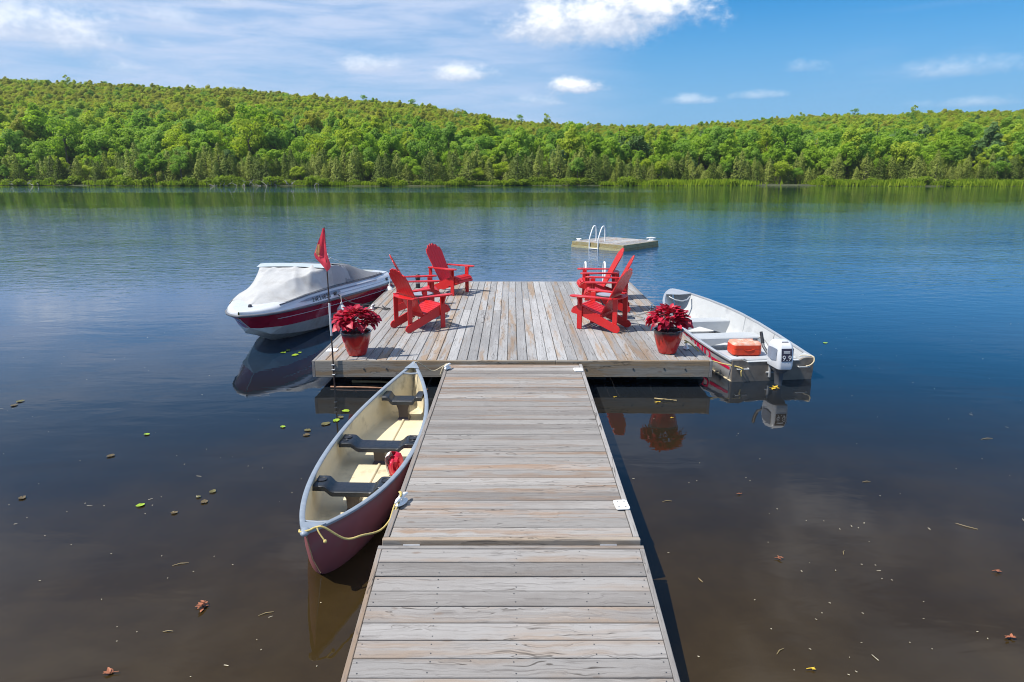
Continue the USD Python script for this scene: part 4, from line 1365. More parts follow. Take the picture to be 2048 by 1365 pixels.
pn = part(cowl, 'number_panel', back_panel(-.075, .075, .395, .575, .004), MDARK)
nm = meshkit.text_mesh('9.9', .070, .003)
v = nm.vertices.copy()
v[:, 0] -= v[:, 0].max() / 2
nm.vertices = np.column_stack([[back_x(.41 + y) - .006 - z for y, z in v[:, 1:]], -v[:, 0] * .95, .408 + v[:, 1]])
nm.invert() if nm.volume < 0 else None
part(pn, 'number', nm, COWL)
part(pn, 'name_line', join([back_panel(-.046, .046, .525, .538, .007), back_panel(-.046, .046, .505, .511, .007)]), COWL)
for sg in (-1, 1):
    m = loft([[(x, sg * yy, z) for z, yy in ((z0, .1535), (z1, .150))] for x, z0, z1 in ((-.13, .40, .56), (.0, .38, .565), (.13, .40, .55))])
    m.invert() if m.face_normals[:, 1].mean() * sg < 0 else None
    m.vertices[:, 1] *= 1.025
    m.vertices[m.vertices[:, 0] < -.05, 1] *= .90
    m.vertices[:, 1] *= .88
    part(cowl, 'side_panel', m, MPANEL)
secs = [[(x, y, z) for x, y in rrect(dx, dy, min(dx, dy) * .35) + [ox, 0]] for z, dx, dy, ox in ((.262, .29, .20, 0), (.22, .25, .17, .0), (.18, .15, .11, .01), (.02, .13, .075, .0), (-.15, .15, .06, -.01), (-.35, .20, .05, -.02))]
m = loft(secs, close_ring=True, cap0=True, cap1=True)
m.invert() if m.volume < 0 else None
part(mo, 'leg', m, MGREY, smooth=35)
part(mo, 'clamp_bracket', join([cbox(.13, .22, -.085, -.055, .06, .33, .006), cbox(.13, .22, .055, .085, .06, .33, .006), cbox(.14, .20, -.055, .055, .24, .275, .006), tube([(.17, -.12, .13), (.17, .12, .13)], .014, 8)]), ALU)
part(mo, 'tiller', join([tube([(.15, .12, .42), (.26, .15, .50), (.30, .15, .56)], [.022, .022, .02], 9)]), MGREY, smooth=True)
part(mo, 'tiller_grip', tube([(.29, .15, .545), (.36, .16, .70)], [.026, .022], 10), BLACK_PLASTIC, smooth=40)
part(mo, 'steering_friction_handle', tube([(.18, .03, .31), (.30, .02, .33), (.36, .03, .36)], .009, 7), STEEL, smooth=True)
# fuel tank on the rear bench, with its hose
TANK = simple('orange_red_tank', (0.62, 0.052, 0.016), .42, vary=.08)
TANKTOP = simple('faded_tank_top', (0.66, 0.26, 0.17), .6, vary=.15, scale=12, dirt=(.62, .48, .40), dirt_amt=.5, dirt_scale=10)
tk = thing('fuel_tank', 'orange red fuel tank with faded top on the rear bench of the rowing boat', 'fuel tank', local_to_world(*ABL, (.72, .10, .222)), 97.4 - 6)
secs = [[(x, y, z) for x, y in rrect(w, d, r)] for z, w, d, r in ((0, .27, .42, .05), (.02, .31, .46, .06), (.085, .315, .465, .06), (.095, .305, .455, .06), (.105, .315, .465, .06), (.165, .31, .455, .06))]
m = loft(secs, close_ring=True, cap0=True)
m.invert() if m.face_normals[:, 2].mean() > 0 and False else None
part(tk, 'body', m, TANK, smooth=35)
secs = [[(x, y, z) for x, y in rrect(w, d, r)] for z, w, d, r in ((.165, .31, .455, .06), (.195, .285, .43, .06), (.205, .24, .38, .05))]
part(tk, 'top', loft(secs, close_ring=True, cap1=True), TANKTOP, smooth=50)
for k in range(4):
    part(tk, 'raised_rib', move(cbox(-.10, .10, -.006, .006, .203, .212, .003), (.0, -.10 + k * .05, 0)), TANKTOP)
part(tk, 'filler_cap', move(lathe([(0, .03), (.035, .03), (.038, .02), (.038, 0), (0, 0)], 14), (.02, -.17, .205)), MGREY, smooth=40)
part(tk, 'seam_strap', tube([(-.158, -.10, .10), (-.160, .0, .075), (-.158, .06, .10)], .006, 5), TANK)
h0 = local_to_world(*ABL, (.74, -.10, .44))
h1 = local_to_world(*ABL, (.0, -.04, .36))
hose = spline([h0, h0 + [.05, -.12, .05], h0 + [.12, -.30, -.10], local_to_world(*ABL, (.30, -.12, .22)), local_to_world(*ABL, (.20, .02, .20)), h1 + [-.03, .06, -.05], h1 + [.02, -.10, .0]], 40)
solo('fuel_hose', tube(hose, .007, 6), simple('grey_hose', (0.22, 0.22, 0.21), .5), 'grey fuel hose running from the orange tank to the outboard motor', 'hose', smooth=True)
c0 = local_to_world(*ABL, (.55, .42, .235))
solo('battery_lead', tube(spline([local_to_world(*ABL, (.60, .30, .232)), local_to_world(*ABL, (.42, .28, .225)), local_to_world(*ABL, (.30, .12, .20)), local_to_world(*ABL, (.16, .0, .26))], 24), .006, 5), ROPE_BLACK, 'thin black line lying across the rear bench in front of the orange tank', 'cable', smooth=True)
# mooring line from the white cleat on the deck along the side to the stern handle
a0 = np.array([2.62, 9.93, RZ + .09])
b0 = local_to_world(*ABL, (-.05, .50, .215))
ropeb = spline([a0 + [-.03, .03, 0], a0 + [.03, .02, .02], a0 + [.0, -.04, .03], a0 + [-.03, .0, .05], a0 + [.06, -.03, .0], a0 * .5 + b0 * .5 + [-.06, -.04, -.05], b0 + [-.05, .0, .02], b0 + [.0, -.03, .0], b0 + [.03, .02, -.02], b0 + [-.01, -.02, -.04], b0 + [.0, -.02, -.12]], 70)
solo('mooring_rope', tube(ropeb, .009, 6), ROPE_Y, 'yellow rope tying the rowing boat to the right front deck cleat', 'rope', smooth=True)
e0 = local_to_world(*ABL, (-.05, -.52, .21))
solo('mooring_rope', tube(spline([e0 + [-.02, .0, 0], e0 + [.04, -.01, .02], e0 + [.10, .02, .07], e0 + [.10, .06, .125], e0 + [.03, .12, .135], e0 + [-.08, .10, .13]], 30), .010, 6), ROPE_T, 'short tan rope looped over the right stern corner of the rowing boat', 'rope', smooth=True)
solo('deck_rope', tube(spline([(2.05, 12.0, DZ + .012), (2.2, 11.9, DZ + .012), (2.36, 12.0, DZ + .012), (2.38, 12.2, DZ + .012), (2.22, 12.3, DZ + .012), (2.1, 12.2, DZ + .012), (2.3, 12.35, DZ + .014), (2.6, 12.7, DZ + .012), (2.7, 13.0, DZ + .05)], 50), .007, 6), simple('grey_rope', (0.30, 0.30, 0.29), .8), 'thin grey rope lying in a loop on the deck behind the right chairs', 'rope', smooth=True)

# ------------------------------------------------------------------ swim raft out on the lake
FY_, FX_ = 27.75, 4.17
SIDEW = wood('algae_stained_board', 0, grey=(0.30, 0.265, 0.15), tan=(0.34, 0.25, 0.10), pale=(0.40, 0.36, 0.20), tan_amt=.5, dark=(.09, .09, .05))
sf = thing('swim_raft', 'small square wooden raft with a ladder floating alone beyond the deck', 'raft', (FX_, FY_, 0), -43.0)
hs, ft = 1.20, .235
for k in range(17):
    a, b = -hs + 2 * hs * k / 17 + .004, -hs + 2 * hs * (k + 1) / 17 - .004
    part(sf, 'plank', cbox(a, b, -hs, hs, ft - .035, ft + .003 * math.sin(7 * k), .004), WOOD_Y, tone=prng.random())
for sg in (-1, 1):
    part(sf, 'side_board', cbox(-hs - .04, hs + .04, sg * hs + (.004 if sg > 0 else -.04), sg * hs + (.04 if sg > 0 else -.004), .085, ft - .004, .004), SIDEW, tone=.2)
    part(sf, 'side_board', cbox(-hs - .06, hs + .06, sg * hs + (.006 if sg > 0 else -.06), sg * hs + (.06 if sg > 0 else -.006), -.16, .080, .004), SIDEW, tone=.7)
    part(sf, 'side_board', cbox(sg * hs + (.004 if sg > 0 else -.04), sg * hs + (.04 if sg > 0 else -.004), -hs, hs, .085, ft - .004, .004), SIDEW, tone=.45)
    part(sf, 'side_board', cbox(sg * hs + (.006 if sg > 0 else -.06), sg * hs + (.06 if sg > 0 else -.006), -hs + .002, hs - .002, -.16, .080, .004), SIDEW, tone=.9)
cleat(sf, hs - .12, hs - .25, ft + .004, 45, size=.30)
cleat(sf, -hs + .12, -hs + .2, ft + .004, 10, size=.2)
rl_ = thing('raft_ladder', 'silver ladder with two bent rails on the near edge of the swim raft', 'ladder', local_to_world((FX_, FY_, 0), -43, (-.13, -hs - .055, 0)), -43)
for sx in (-.21, .21):
    part(rl_, 'rail', tube(spline([(sx, .42, ft + .01), (sx, .42, .60), (sx, .38, .83), (sx, .28, .87), (sx, .16, .76), (sx, .0, .42), (sx, -.02, .2), (sx, -.02, -.6)], 48), .024, 10), WHITE_PLASTIC, smooth=True)
for z in (.02, -.25, -.5):
    part(rl_, 'tread', cbox(-.19, .19, -.06, .02, z - .012, z + .012, .005), WHITE_PLASTIC)

# ------------------------------------------------------------------ floating leaves, sticks and specks
PADS = {k: simple(f'lily_pad_{k}', c, .45, vary=.2, scale=30) for k, c in (('bright', (0.26, 0.38, 0.02)), ('olive', (0.115, 0.10, 0.03)), ('brown', (0.10, 0.07, 0.026)))}


def pad_mesh(r, seed):
    q = np.random.default_rng(seed)
    n = 18
    v = [(0, 0, .004)]
    for k in range(n + 1):
        a = .12 + (2 * math.pi - .24) * k / n
        rr = r * (1 + .05 * math.sin(3 * a + seed)) * (1, .74)[0]
        v.append((rr * math.cos(a), rr * .80 * math.sin(a), .006 + .006 * q.random()))
    f = [[0, k + 1, k + 2] for k in range(n)]
    return trimesh.Trimesh(np.array(v), np.array(f), process=False)
# positions on the water, in metres: x, y, size, kind, label
PADLIST = [
    (-3.89, 11.21, 0.055, 'bright', 'bright lily pad in the speedboat reflection, leftmost of the four'),
    (-3.85, 11.35, 0.045, 'bright', 'bright lily pad in the speedboat reflection, at the back of the four'),
    (-3.64, 11.05, 0.075, 'bright', 'bright lily pad in the speedboat reflection, largest of the four'),
    (-3.61, 11.21, 0.04, 'bright', 'small bright lily pad in the speedboat reflection, rightmost of the four'),
    (-2.77, 7.75, 0.04, 'bright', 'small bright lily pad between the canoe and the speedboat reflection'),
    (-4.29, 7.51, 0.04, 'bright', 'small bright lily pad alone on the open water at the left'),
    (-3.44, 5.76, 0.045, 'bright', 'bright lily pad at the left, in front of the near end of the canoe'),
    (-2.89, 6.04, 0.042, 'olive', 'olive lily pad left of the canoe, farthest of a group of three'),
    (-2.88, 5.83, 0.045, 'brown', 'brown lily pad left of the canoe, nearest of a group of three'),
    (-2.98, 5.93, 0.03, 'olive', 'narrow olive lily pad left of the canoe, between two larger ones'),
    (-3.06, 5.62, 0.036, 'brown', 'brown lily pad left of the group of three by the canoe'),
    (-6.60, 8.69, 0.06, 'olive', 'olive lily pad at the left edge of the picture, the right one of a pair'),
    (-6.57, 8.53, 0.055, 'brown', 'brown lily pad at the left edge of the picture, the left one of a pair'),
    (-4.64, 5.91, 0.045, 'brown', 'dull brown lily pad low at the left edge of the picture'),
    (-2.44, 7.64, 0.05, 'olive', 'olive lily pad beside the far half of the canoe, behind its neighbour'),
    (-2.41, 7.49, 0.05, 'brown', 'brown lily pad beside the far half of the canoe, in front of its neighbour'),
    (-2.28, 7.85, 0.07, 'olive', 'olive lily pad close to the canoe, in the flag reflection'),
    (-2.18, 7.97, 0.06, 'bright', 'bright lily pad touching the reflection of the flag pole near the canoe'),
    (-2.15, 8.08, 0.05, 'olive', 'olive lily pad beside the canoe, just right of the flag pole reflection'),
    (-2.14, 8.31, 0.06, 'bright', 'bright lily pad beside the canoe, closest to the deck'),
    (5.62, 11.87, 0.05, 'bright', 'small bright lily pad on the open water right of the rowing boat'),
    (-4.36, 6.89, 0.05, 'brown', 'faint brown lily pad on the water left of the canoe'),
]
PAD_G = 'small lily pads floating on the water'
for i, (x, y, r, kind, lab) in enumerate(PADLIST):
    solo('lily_pad', move(pad_mesh(r * .85, i + 3), (x, y, .002), rz=37.0 * i), PADS[kind], lab, 'lily pad', smooth=False)
# oak leaf clusters and single leaves
BROWNLEAF = simple('brown_fallen_leaf', (0.30, 0.10, 0.045), .7, vary=.3, scale=30)
YELLEAF = simple('yellow_fallen_leaf', (0.62, 0.40, 0.03), .6, vary=.2, scale=30)
drng = np.random.default_rng(5)
LEAFLIST = [
    (-2.20, 4.24, 9, 0.05, BROWNLEAF, 'cluster of orange brown oak leaves floating at the lower left'),
    (-2.47, 3.58, 3, 0.05, BROWNLEAF, 'reddish brown leaf floating at the bottom left edge'),
    (1.95, 8.64, 3, 0.045, YELLEAF, 'yellow leaf floating in front of the right part of the deck'),
    (2.00, 8.04, 3, 0.025, YELLEAF, 'small yellow leaf floating in the reflection of the right flower pot'),
    (1.41, 8.85, 1, 0.03, YELLEAF, 'tiny yellow leaf floating beside the far right corner of the walkway'),
    (2.18, 5.98, 2, 0.03, BROWNLEAF, 'small brown leaf floating on the dark water right of the walkway'),
    (2.13, 4.87, 4, 0.03, BROWNLEAF, 'ragged brown leaf floating at the lower right'),
    (1.86, 3.62, 2, 0.03, YELLEAF, 'small yellow leaf at the bottom edge right of the walkway'),
    (3.75, 4.69, 3, 0.035, BROWNLEAF, 'brown leaf floating near the right edge of the picture'),
    (3.31, 3.91, 4, 0.04, BROWNLEAF, 'brown leaf with a stalk in the lower right corner'),
    (3.73, 9.25, 5, 0.07, YELLEAF, 'orange yellow leaves caught under the outboard motor'),
]
TWIGLIST = [
    (-2.67, 4.77, 0.16, 20, 'pale twig floating left of the near end of the canoe'),
    (-1.77, 4.15, 0.14, 25, 'pale twig floating at the bottom left, right of the oak leaves'),
    (-2.35, 3.98, 0.09, 5, 'short pale twig floating left of the oak leaves'),
    (2.68, 4.93, 0.1, 60, 'forked pale twig floating at the lower right'),
    (1.70, 3.76, 0.12, 40, 'pale twig floating at the bottom right of the walkway'),
    (1.44, 4.55, 0.08, 110, 'short pale twig floating right of the walkway'),
    (1.41, 5.84, 0.12, 5, 'pale twig floating right of the white plate'),
    (3.49, 6.25, 0.12, 10, 'pale twig floating far right on the dark water'),
    (5.41, 7.36, 0.22, 12, 'pale reed stem floating near the right edge of the picture'),
    (4.03, 5.33, 0.22, 140, 'thin curved reed stem floating near the right edge, below the other one'),
]


def leaf_cluster(n, L, seed):
    q = np.random.default_rng(seed)
    ms = []
    for k in range(n):
        l_ = L * q.uniform(.7, 1.1)
        m = leaf_mesh(l_, l_ * .22, q.uniform(0, .3), q.uniform(-.2, .1))
        ms.append(move(m, (q.uniform(-.2, .2) * L, q.uniform(-.2, .2) * L, .008 + .004 * k), rz=q.uniform(0, 360)))
    ms.append(tube([(-L, 0, .01), (L * .8, L * .3, .012)], .003, 4))
    return join(ms)


for (x, y, n, L, mat, lab) in LEAFLIST:
    solo('fallen_leaves', move(leaf_cluster(n, L, int(abs(x * 100))), (x, y, .002)), mat, lab, 'leaves', smooth=False)
STICK = simple('wet_stick', (0.26, 0.13, 0.07), .6, vary=.35, scale=16)
STICKY = simple('yellow_green_stick', (0.27, 0.20, 0.09), .6, vary=.3, scale=16)
for pts, r, mat, lab in (
        ([(-2.60, 9.30, .012), (-2.2, 9.27, .018), (-1.8, 9.24, .014), (-1.45, 9.20, .016), (-1.2, 9.19, .012)], .016, STICK, 'reddish brown stick floating under the flag pole, the nearer of two'),
        ([(-2.35, 9.56, .015), (-2.0, 9.50, .03), (-1.7, 9.47, .025), (-1.35, 9.46, .015)], .022, STICKY, 'yellowish branch floating under the deck edge behind the reddish stick'),
        ([(1.92, 8.80, .01), (2.02, 8.74, .02), (2.12, 8.73, .014), (2.2, 8.70, .01)], .012, STICKY, 'short curled yellowish twig floating in front of the right part of the deck')):
    q = np.random.default_rng(3)
    c = spline(pts, 20) + q.normal(0, .006, (1, 3))
    tw = [tube(c, np.linspace(r, r * .5, len(c)), 6)]
    for k in (4, 8, 12):
        if k < len(c):
            tw.append(tube([c[k], c[k] + [.07, -.05, .02]], [r * .4, r * .15], 4))
    solo('floating_stick', join(tw), mat, lab, 'stick', smooth=True)
for (x, y, L, a, lab) in TWIGLIST:
    L *= .75
    c = np.array([(0, 0, .004), (L * .5, L * .08, .007), (L, 0, .004)])
    solo('floating_twig', move(tube(c, [.002, .0035, .0015], 4), (x, y, 0), rz=a), STICKY, lab, 'twig')
# countless specks of pollen, seeds and bits of reed
sv, sf_ = [], []
q = np.random.default_rng(12)
while len(sv) < 4 * 320:
    y = 2.6 + 15 * q.random() ** 1.6
    x = q.uniform(-.8, .8) * (y + 1.2)
    if -2.85 < x < 2.9 and y > 9.2 or abs(x) < 1.02 and y < 9.3 or (-2.0 < x < -.9 and 4.3 < y < 8.8) or (2.9 < x < 4.7 and 9.4 < y < 14) or (-6 < x < -2.7 and y > 10.8):
        continue
    if meshkit.fbm(np.array([[x * .6, y * .6, 0]]), 3, 4)[0] < .42 and q.random() < .8:
        continue
    big = q.random() < .12
    L, W = (q.uniform(.010, .030), q.uniform(.0025, .004)) if big else (q.uniform(.003, .008), q.uniform(.0025, .005))
    a = q.uniform(0, math.pi)
    c_, s_ = math.cos(a), math.sin(a)
    b = len(sv)
    for u, w in ((-1, -1), (1, -.6), (1.1, .7), (-.9, 1)):
        sv.append((x + u * L * c_ - w * W * s_, y + u * L * s_ + w * W * c_, .0045))
    sf_.append((b, b + 1, b + 2, b + 3))
SPECK = simple('pale_specks', (0.42, 0.37, 0.27), .8, vary=.5, scale=8)
solo('floating_specks', tm((np.array(sv), np.array(sf_))), SPECK, 'pale specks of pollen and bits of reed floating on the near water', 'debris', kind='stuff')

# ------------------------------------------------------------------ far shore: hills, trees, shrubs and sedge
SH_Y = 136.0


def shore_y(x):
    return SH_Y + 1.8 * np.sin(x * .045) + 1.1 * np.sin(x * .13 + 1) - 3.0 * np.clip((x - 15) / 70, 0, 1)


def ridge(x, y):
    xe = np.asarray(x) * 300 / np.maximum(np.asarray(y), 60)
    return np.interp(xe, [-330, -213, -109, -47, -5, 37, 68, 99, 130, 193, 330], [34, 32.5, 28.5, 23.6, 18.0, 15.2, 14.6, 17.2, 18.9, 21.2, 24])


def ground_z(x, y):
    x, y = np.asarray(x, float), np.asarray(y, float)
    t = (y - shore_y(x))
    up = np.clip((t - 10) / 150, 0, 1)
    f = up ** 1.12
    z = np.where(t < 0, t * .25, .12 + .02 * np.clip(t, 0, 10)) + f * ridge(x, y) * np.where(t > 0, 1, 0)
    z = z + np.clip((t - 12) / 30, 0, 1) * 1.6 * (meshkit.fbm(np.stack([x * .03, y * .03, 0 * x], -1), 3, 2) - .5)
    return np.where(t > 175, z - (t - 175) * .05, z)


hx = np.concatenate([np.linspace(-620, -260, 16)[:-1], np.linspace(-260, 260, 105), np.linspace(260, 620, 16)[1:]])
hy = np.concatenate([np.linspace(124, 150, 14)[:-1], np.linspace(150, 420, 46), [520, 700]])
HX, HY = np.meshgrid(hx, hy)
HZ = ground_z(HX, HY)
nx_ = len(hx)
Fh = [[j * nx_ + i, j * nx_ + i + 1, (j + 1) * nx_ + i + 1, (j + 1) * nx_ + i] for j in range(len(hy) - 1) for i in range(nx_ - 1)]
FLOOR = simple('forest_floor', (0.045, 0.052, 0.018), .95, vary=.4, scale=.3)
solo('hills', tm((np.stack([HX, HY, HZ], -1).reshape(-1, 3), np.array(Fh))), FLOOR, 'long low wooded hills beyond the far shore of the lake', 'hill', kind='structure', smooth=True)


def foliage(name, dark, light, trans=.5):
    g = Graph()
    geo = g.add('geometry')
    r = geo + '.random_per_island'
    n = g.noise(geo + '.position', .23, 3.0, .6)
    f = g.math('add', g.math('multiply', r, .55), g.math('multiply', g.ramp01(n, .3, .7), .45))
    col = g.mix(f, dark, light)
    p = g.add('principled_bsdf', base_color=col, roughness=.6, specular_ior_level=.25)
    t = g.add('translucent_bsdf', color=g.vec('multiply', col, (1.15, 1.25, .7)) + '.vector')
    m = g.add('mix_closure', fac=trans, closure1=p + '.BSDF', closure2=t + '.BSDF')
    return g.done(f'/World/Looks/{name}', surface=m + '.closure')


F_BRIGHT = foliage('bright_green_leaves', (0.224, 0.362, 0.029), (0.501, 0.620, 0.055))
F_MID = foliage('mid_green_leaves', (0.169, 0.299, 0.038), (0.398, 0.579, 0.063))
F_YEL = foliage('yellow_green_leaves', (0.300, 0.389, 0.029), (0.585, 0.620, 0.055))
F_GOLD = foliage('golden_olive_leaves', (0.350, 0.355, 0.038), (0.490, 0.490, 0.065))
F_DARK = foliage('dark_green_leaves', (0.078, 0.155, 0.039), (0.204, 0.311, 0.066), .2)
F_CEDAR = foliage('olive_cedar_sprays', (0.222, 0.272, 0.042), (0.409, 0.434, 0.084), .3)
F_SHRUB = foliage('yellow_green_shrub', (0.172, 0.253, 0.014), (0.356, 0.437, 0.026))
BARK = simple('grey_brown_bark', (0.15, 0.125, 0.10), .9, vary=.3, scale=3)
DEADW = simple('bleached_deadwood', (0.34, 0.31, 0.28), .9, vary=.25, scale=3)


def leaf_quads(P, N, size, q, aspect=.75):
    """Two-triangle leaf sprays at P facing N (with jitter), size metres across."""
    n = len(P)
    N = N + q.normal(0, .45, (n, 3))
    N /= np.linalg.norm(N, axis=1, keepdims=True)
    ref = q.normal(0, 1, (n, 3))
    U = np.cross(N, ref)
    U /= np.linalg.norm(U, axis=1, keepdims=True)
    W = np.cross(N, U)
    s = (size * q.uniform(.6, 1.3, n))[:, None]
    bend = N * s * q.uniform(-.25, .25, (n, 1))
    v = np.stack([P - U * s, P - W * s * aspect + bend, P + U * s, P + W * s * aspect + bend], 1).reshape(-1, 3)
    b = 4 * np.arange(n)[:, None]
    f = np.concatenate([b + [0, 1, 2], b + [0, 2, 3]], 1).reshape(-1, 3)
    return trimesh.Trimesh(v, f, process=False)


def sphere_pts(n, q, up=.25):
    d = q.normal(0, 1, (n, 3))
    d[:, 2] += up
    return d / np.linalg.norm(d, axis=1, keepdims=True)


def broadleaf(seed, H=10.0, R=3.1, nclump=28, per=105, size=.215):
    q = np.random.default_rng(seed)
    base = H * .22
    cz_ = (H + base) / 2
    hh = (H - base) / 2
    Ps, Ns, limbs = [], [], []
    lean = q.uniform(-.3, .3, 2)
    for k in range(nclump):
        d = sphere_pts(1, q, .35)[0]
        rr = q.uniform(.40, .88)
        c = np.array([d[0] * R * rr + lean[0], d[1] * R * rr + lean[1], cz_ + d[2] * hh * rr])
        cr = R * q.uniform(.22, .40)
        dd = sphere_pts(per, q, .5)
        rad = cr * q.uniform(.72, 1.06, (per, 1)) * [1, 1, .78]
        Ps.append(c + dd * rad)
        Ns.append(dd * [1, 1, .9] + [-.25, -.2, .55])
        limbs.append(c)
    P, N = np.vstack(Ps), np.vstack(Ns)
    crown = leaf_quads(P, N, size, q)
    tr = [tube([(0, 0, -.6), (.05, 0, base), (lean[0] * .6, lean[1] * .6, H * .72)], [.20, .15, .05], 6)]
    for c in limbs[:9]:
        z0 = max(base * .9, c[2] - 1.8)
        tr.append(tube([(lean[0] * .3, lean[1] * .3, z0), c], [.07, .03], 4))
    return crown, join(tr)


def cedar(seed, H=6.5, R=1.25, n=1500, size=.17):
    """Shaggy cedar: two or three leaders of different height with drooping sprays."""
    q = np.random.default_rng(seed)
    Ps, Ns, tr = [], [], []
    for k, (hx, share) in enumerate(((1.0, .5), (q.uniform(.72, .9), .3), (q.uniform(.5, .75), .2))):
        m = int(n * share)
        ox, oy = (0, 0) if k == 0 else q.uniform(-.75, .75, 2) * R
        t = q.random(m) ** .9
        prof = np.interp(t, [0, .12, .3, .6, .85, 1], [.80, 1.0, .92, .68, .40, .10])
        a = q.uniform(0, 2 * math.pi, m)
        lob = .55 + .9 * meshkit.noise(np.stack([np.cos(a) * 1.7 + 9, np.sin(a) * 1.7, t * H * 1.1], -1), seed + k)
        r = R * (.78 if k else 1) * prof * lob * q.uniform(.4, 1.08, m)
        z = .1 + t * (H * hx - .1) - .22 * r + q.normal(0, .10, m)
        Ps.append(np.stack([ox + r * np.cos(a), oy + r * np.sin(a), np.maximum(z, .02)], -1))
        Ns.append(np.stack([np.cos(a) - .3, np.sin(a) - .25, .8 + 0 * a], -1))
        tr.append(tube([(ox * .3, oy * .3, -.5), (ox, oy, H * hx * .9)], [.09, .02], 5))
    crown = leaf_quads(np.vstack(Ps), np.vstack(Ns), size, q, .55)
    for k in range(6):
        aa, z = q.uniform(0, 6.28), q.uniform(.3, H * .5)
        tr.append(tube([(0, 0, z), (R * .9 * math.cos(aa), R * .9 * math.sin(aa), z + .3)], [.025, .008], 4))
    return crown, join(tr)


def spruce(seed, H=11.0, R=1.7):
    q = np.random.default_rng(seed)
    Ps, Ns = [], []
    nt = 24
    for k in range(nt):
        t = k / (nt - 1)
        z = H * (.10 + .88 * t)
        rr = R * (1 - t) ** .9 + .06
        nb = int(11 - 6 * t)
        for b in range(nb):
            a = q.uniform(0, 6.28)
            L = rr * q.uniform(.65, 1.1)
            m = max(3, int(9 * L / R) + 2)
            s = np.linspace(.15, 1, m)
            Ps.append(np.stack([L * s * math.cos(a), L * s * math.sin(a), z - .35 * L * s + .12 * L * s * s], -1) + q.normal(0, .06, (m, 3)))
            Ns.append(np.tile([.3 * math.cos(a), .3 * math.sin(a), 1], (m, 1)))
    crown = leaf_quads(np.vstack(Ps), np.vstack(Ns), .21, q, .55)
    return crown, tube([(0, 0, -.5), (0, 0, H)], [.16, .02], 5)


def shrub(seed, R=1.3, H=1.5, n=520, size=.16):
    q = np.random.default_rng(seed)
    Ps, Ns = [], []
    for k in range(6):
        c = np.array([q.uniform(-.6, .6) * R, q.uniform(-.5, .5) * R, H * q.uniform(.25, .6)])
        d = sphere_pts(n // 6, q, .6)
        Ps.append(c + d * [R * .55, R * .55, H * .42] * q.uniform(.7, 1.1, (len(d), 1)))
        Ns.append(d + [0, 0, .3])
    P = np.vstack(Ps)
    P[:, 2] = np.maximum(P[:, 2], .02)
    st = join([tube([(0, 0, -.2), (q.uniform(-.6, .6) * R, q.uniform(-.6, .6) * R, H * .8)], [.03, .01], 4) for k in range(5)])
    return leaf_quads(P, np.vstack(Ns), size, q), st


def tree_source(name, made, crown_mat, trunk_mat=None, crown='crown', trunk='trunk'):
    p = proto(name)
    part(p, trunk, made[1], trunk_mat or BARK, smooth=60)
    part(p, crown, made[0], crown_mat)
    return p


BL_SHAPES = [broadleaf(100 + k, *hr) for k, hr in enumerate(((10.0, 2.9), (9.5, 3.4), (11.0, 2.7), (9.0, 3.2), (10.5, 3.1)))]
BROAD = {}
for nm, mt in (('bright', F_BRIGHT), ('mid', F_MID), ('yellow', F_YEL), ('golden', F_GOLD), ('dark', F_DARK)):
    BROAD[nm] = [tree_source(f'{nm}_broadleaf_source_{k}', BL_SHAPES[k], mt) for k in range(5)]
F_CEDAR2 = foliage('green_cedar_sprays', (0.120, 0.166, 0.024), (0.246, 0.316, 0.044), .35)
CED = [tree_source(f'cedar_source_{k}', cedar(200 + k, *hr), F_CEDAR if k % 2 == 0 else F_CEDAR2) for k, hr in enumerate(((6.0, 1.7), (6.2, 1.6), (4.9, 1.8), (5.0, 1.5), (7.2, 1.6), (5.6, 1.9)))]
SPR = [tree_source(f'spruce_source_{k}', spruce(300 + k, *hr), F_DARK) for k, hr in enumerate(((11.0, 1.8), (12.5, 1.7)))]
SHR = [tree_source(f'shrub_source_{k}', shrub(400 + k, *hr), F_SHRUB, crown='foliage', trunk='stem') for k, hr in enumerate(((1.4, 1.5), (1.8, 1.9), (1.1, 1.1)))]

q = np.random.default_rng(77)


def in_view(x, y, margin=1.10):
    return abs(x) < .72 * y * margin + 3




def zone(x, y):
    """Which thing in the foreground a far tree stands above, seen from the dock."""
    r = x / y
    for lim, words in ((-.43, 'at the far left'), (-.20, 'above the speedboat'), (-.07, 'above the left chairs'), (.07, 'beyond the middle of the deck'), (.22, 'above the swim raft'), (.45, 'above the rowing boat')):
        if r < lim:
            return words
    return 'at the far right'


# front row of olive cedars on the low ground
for row, (dy, step) in enumerate(((3.0, 1.6), (5.2, 1.7), (7.6, 1.9))):
    x = -118.0
    while x < 118:
        x += step * q.uniform(.6, 1.45)
        y = float(shore_y(x)) + dy + q.uniform(-1.2, 1.2) + (3.5 if x > 25 else 0) + (1.5 if x > 60 else 0)
        if not in_view(x, y, 1.02) or q.random() < (.05 if x > -40 else .25):
            continue
        kc = int(q.integers(6))
        if q.random() < .16:
            mini = ('bright', 'yellow', 'mid')[int(q.integers(3))]
            sc = q.uniform(.34, .6)
            copy_of(BROAD[mini][int(q.integers(5))], 'broadleaf_tree', 'small leafy tree among the cedars of the far shore, ' + zone(x, y), 'tree', (x, y, float(ground_z(x, y))), q.uniform(0, 360), 'small leafy trees among the cedars', (sc * 1.1, sc * 1.1, sc))
            continue
        sc = q.uniform(.62, 1.12) * (.82 if x > 20 else 1.0)
        copy_of(CED[kc], 'cedar_tree', ('olive' if kc % 2 == 0 else 'greenish') + ' shaggy cedar low on the far shore, ' + zone(x, y), 'tree', (x, y, float(ground_z(x, y))), q.uniform(0, 360), 'cedars along the far shore', (sc * q.uniform(.85, 1.15), sc, sc))
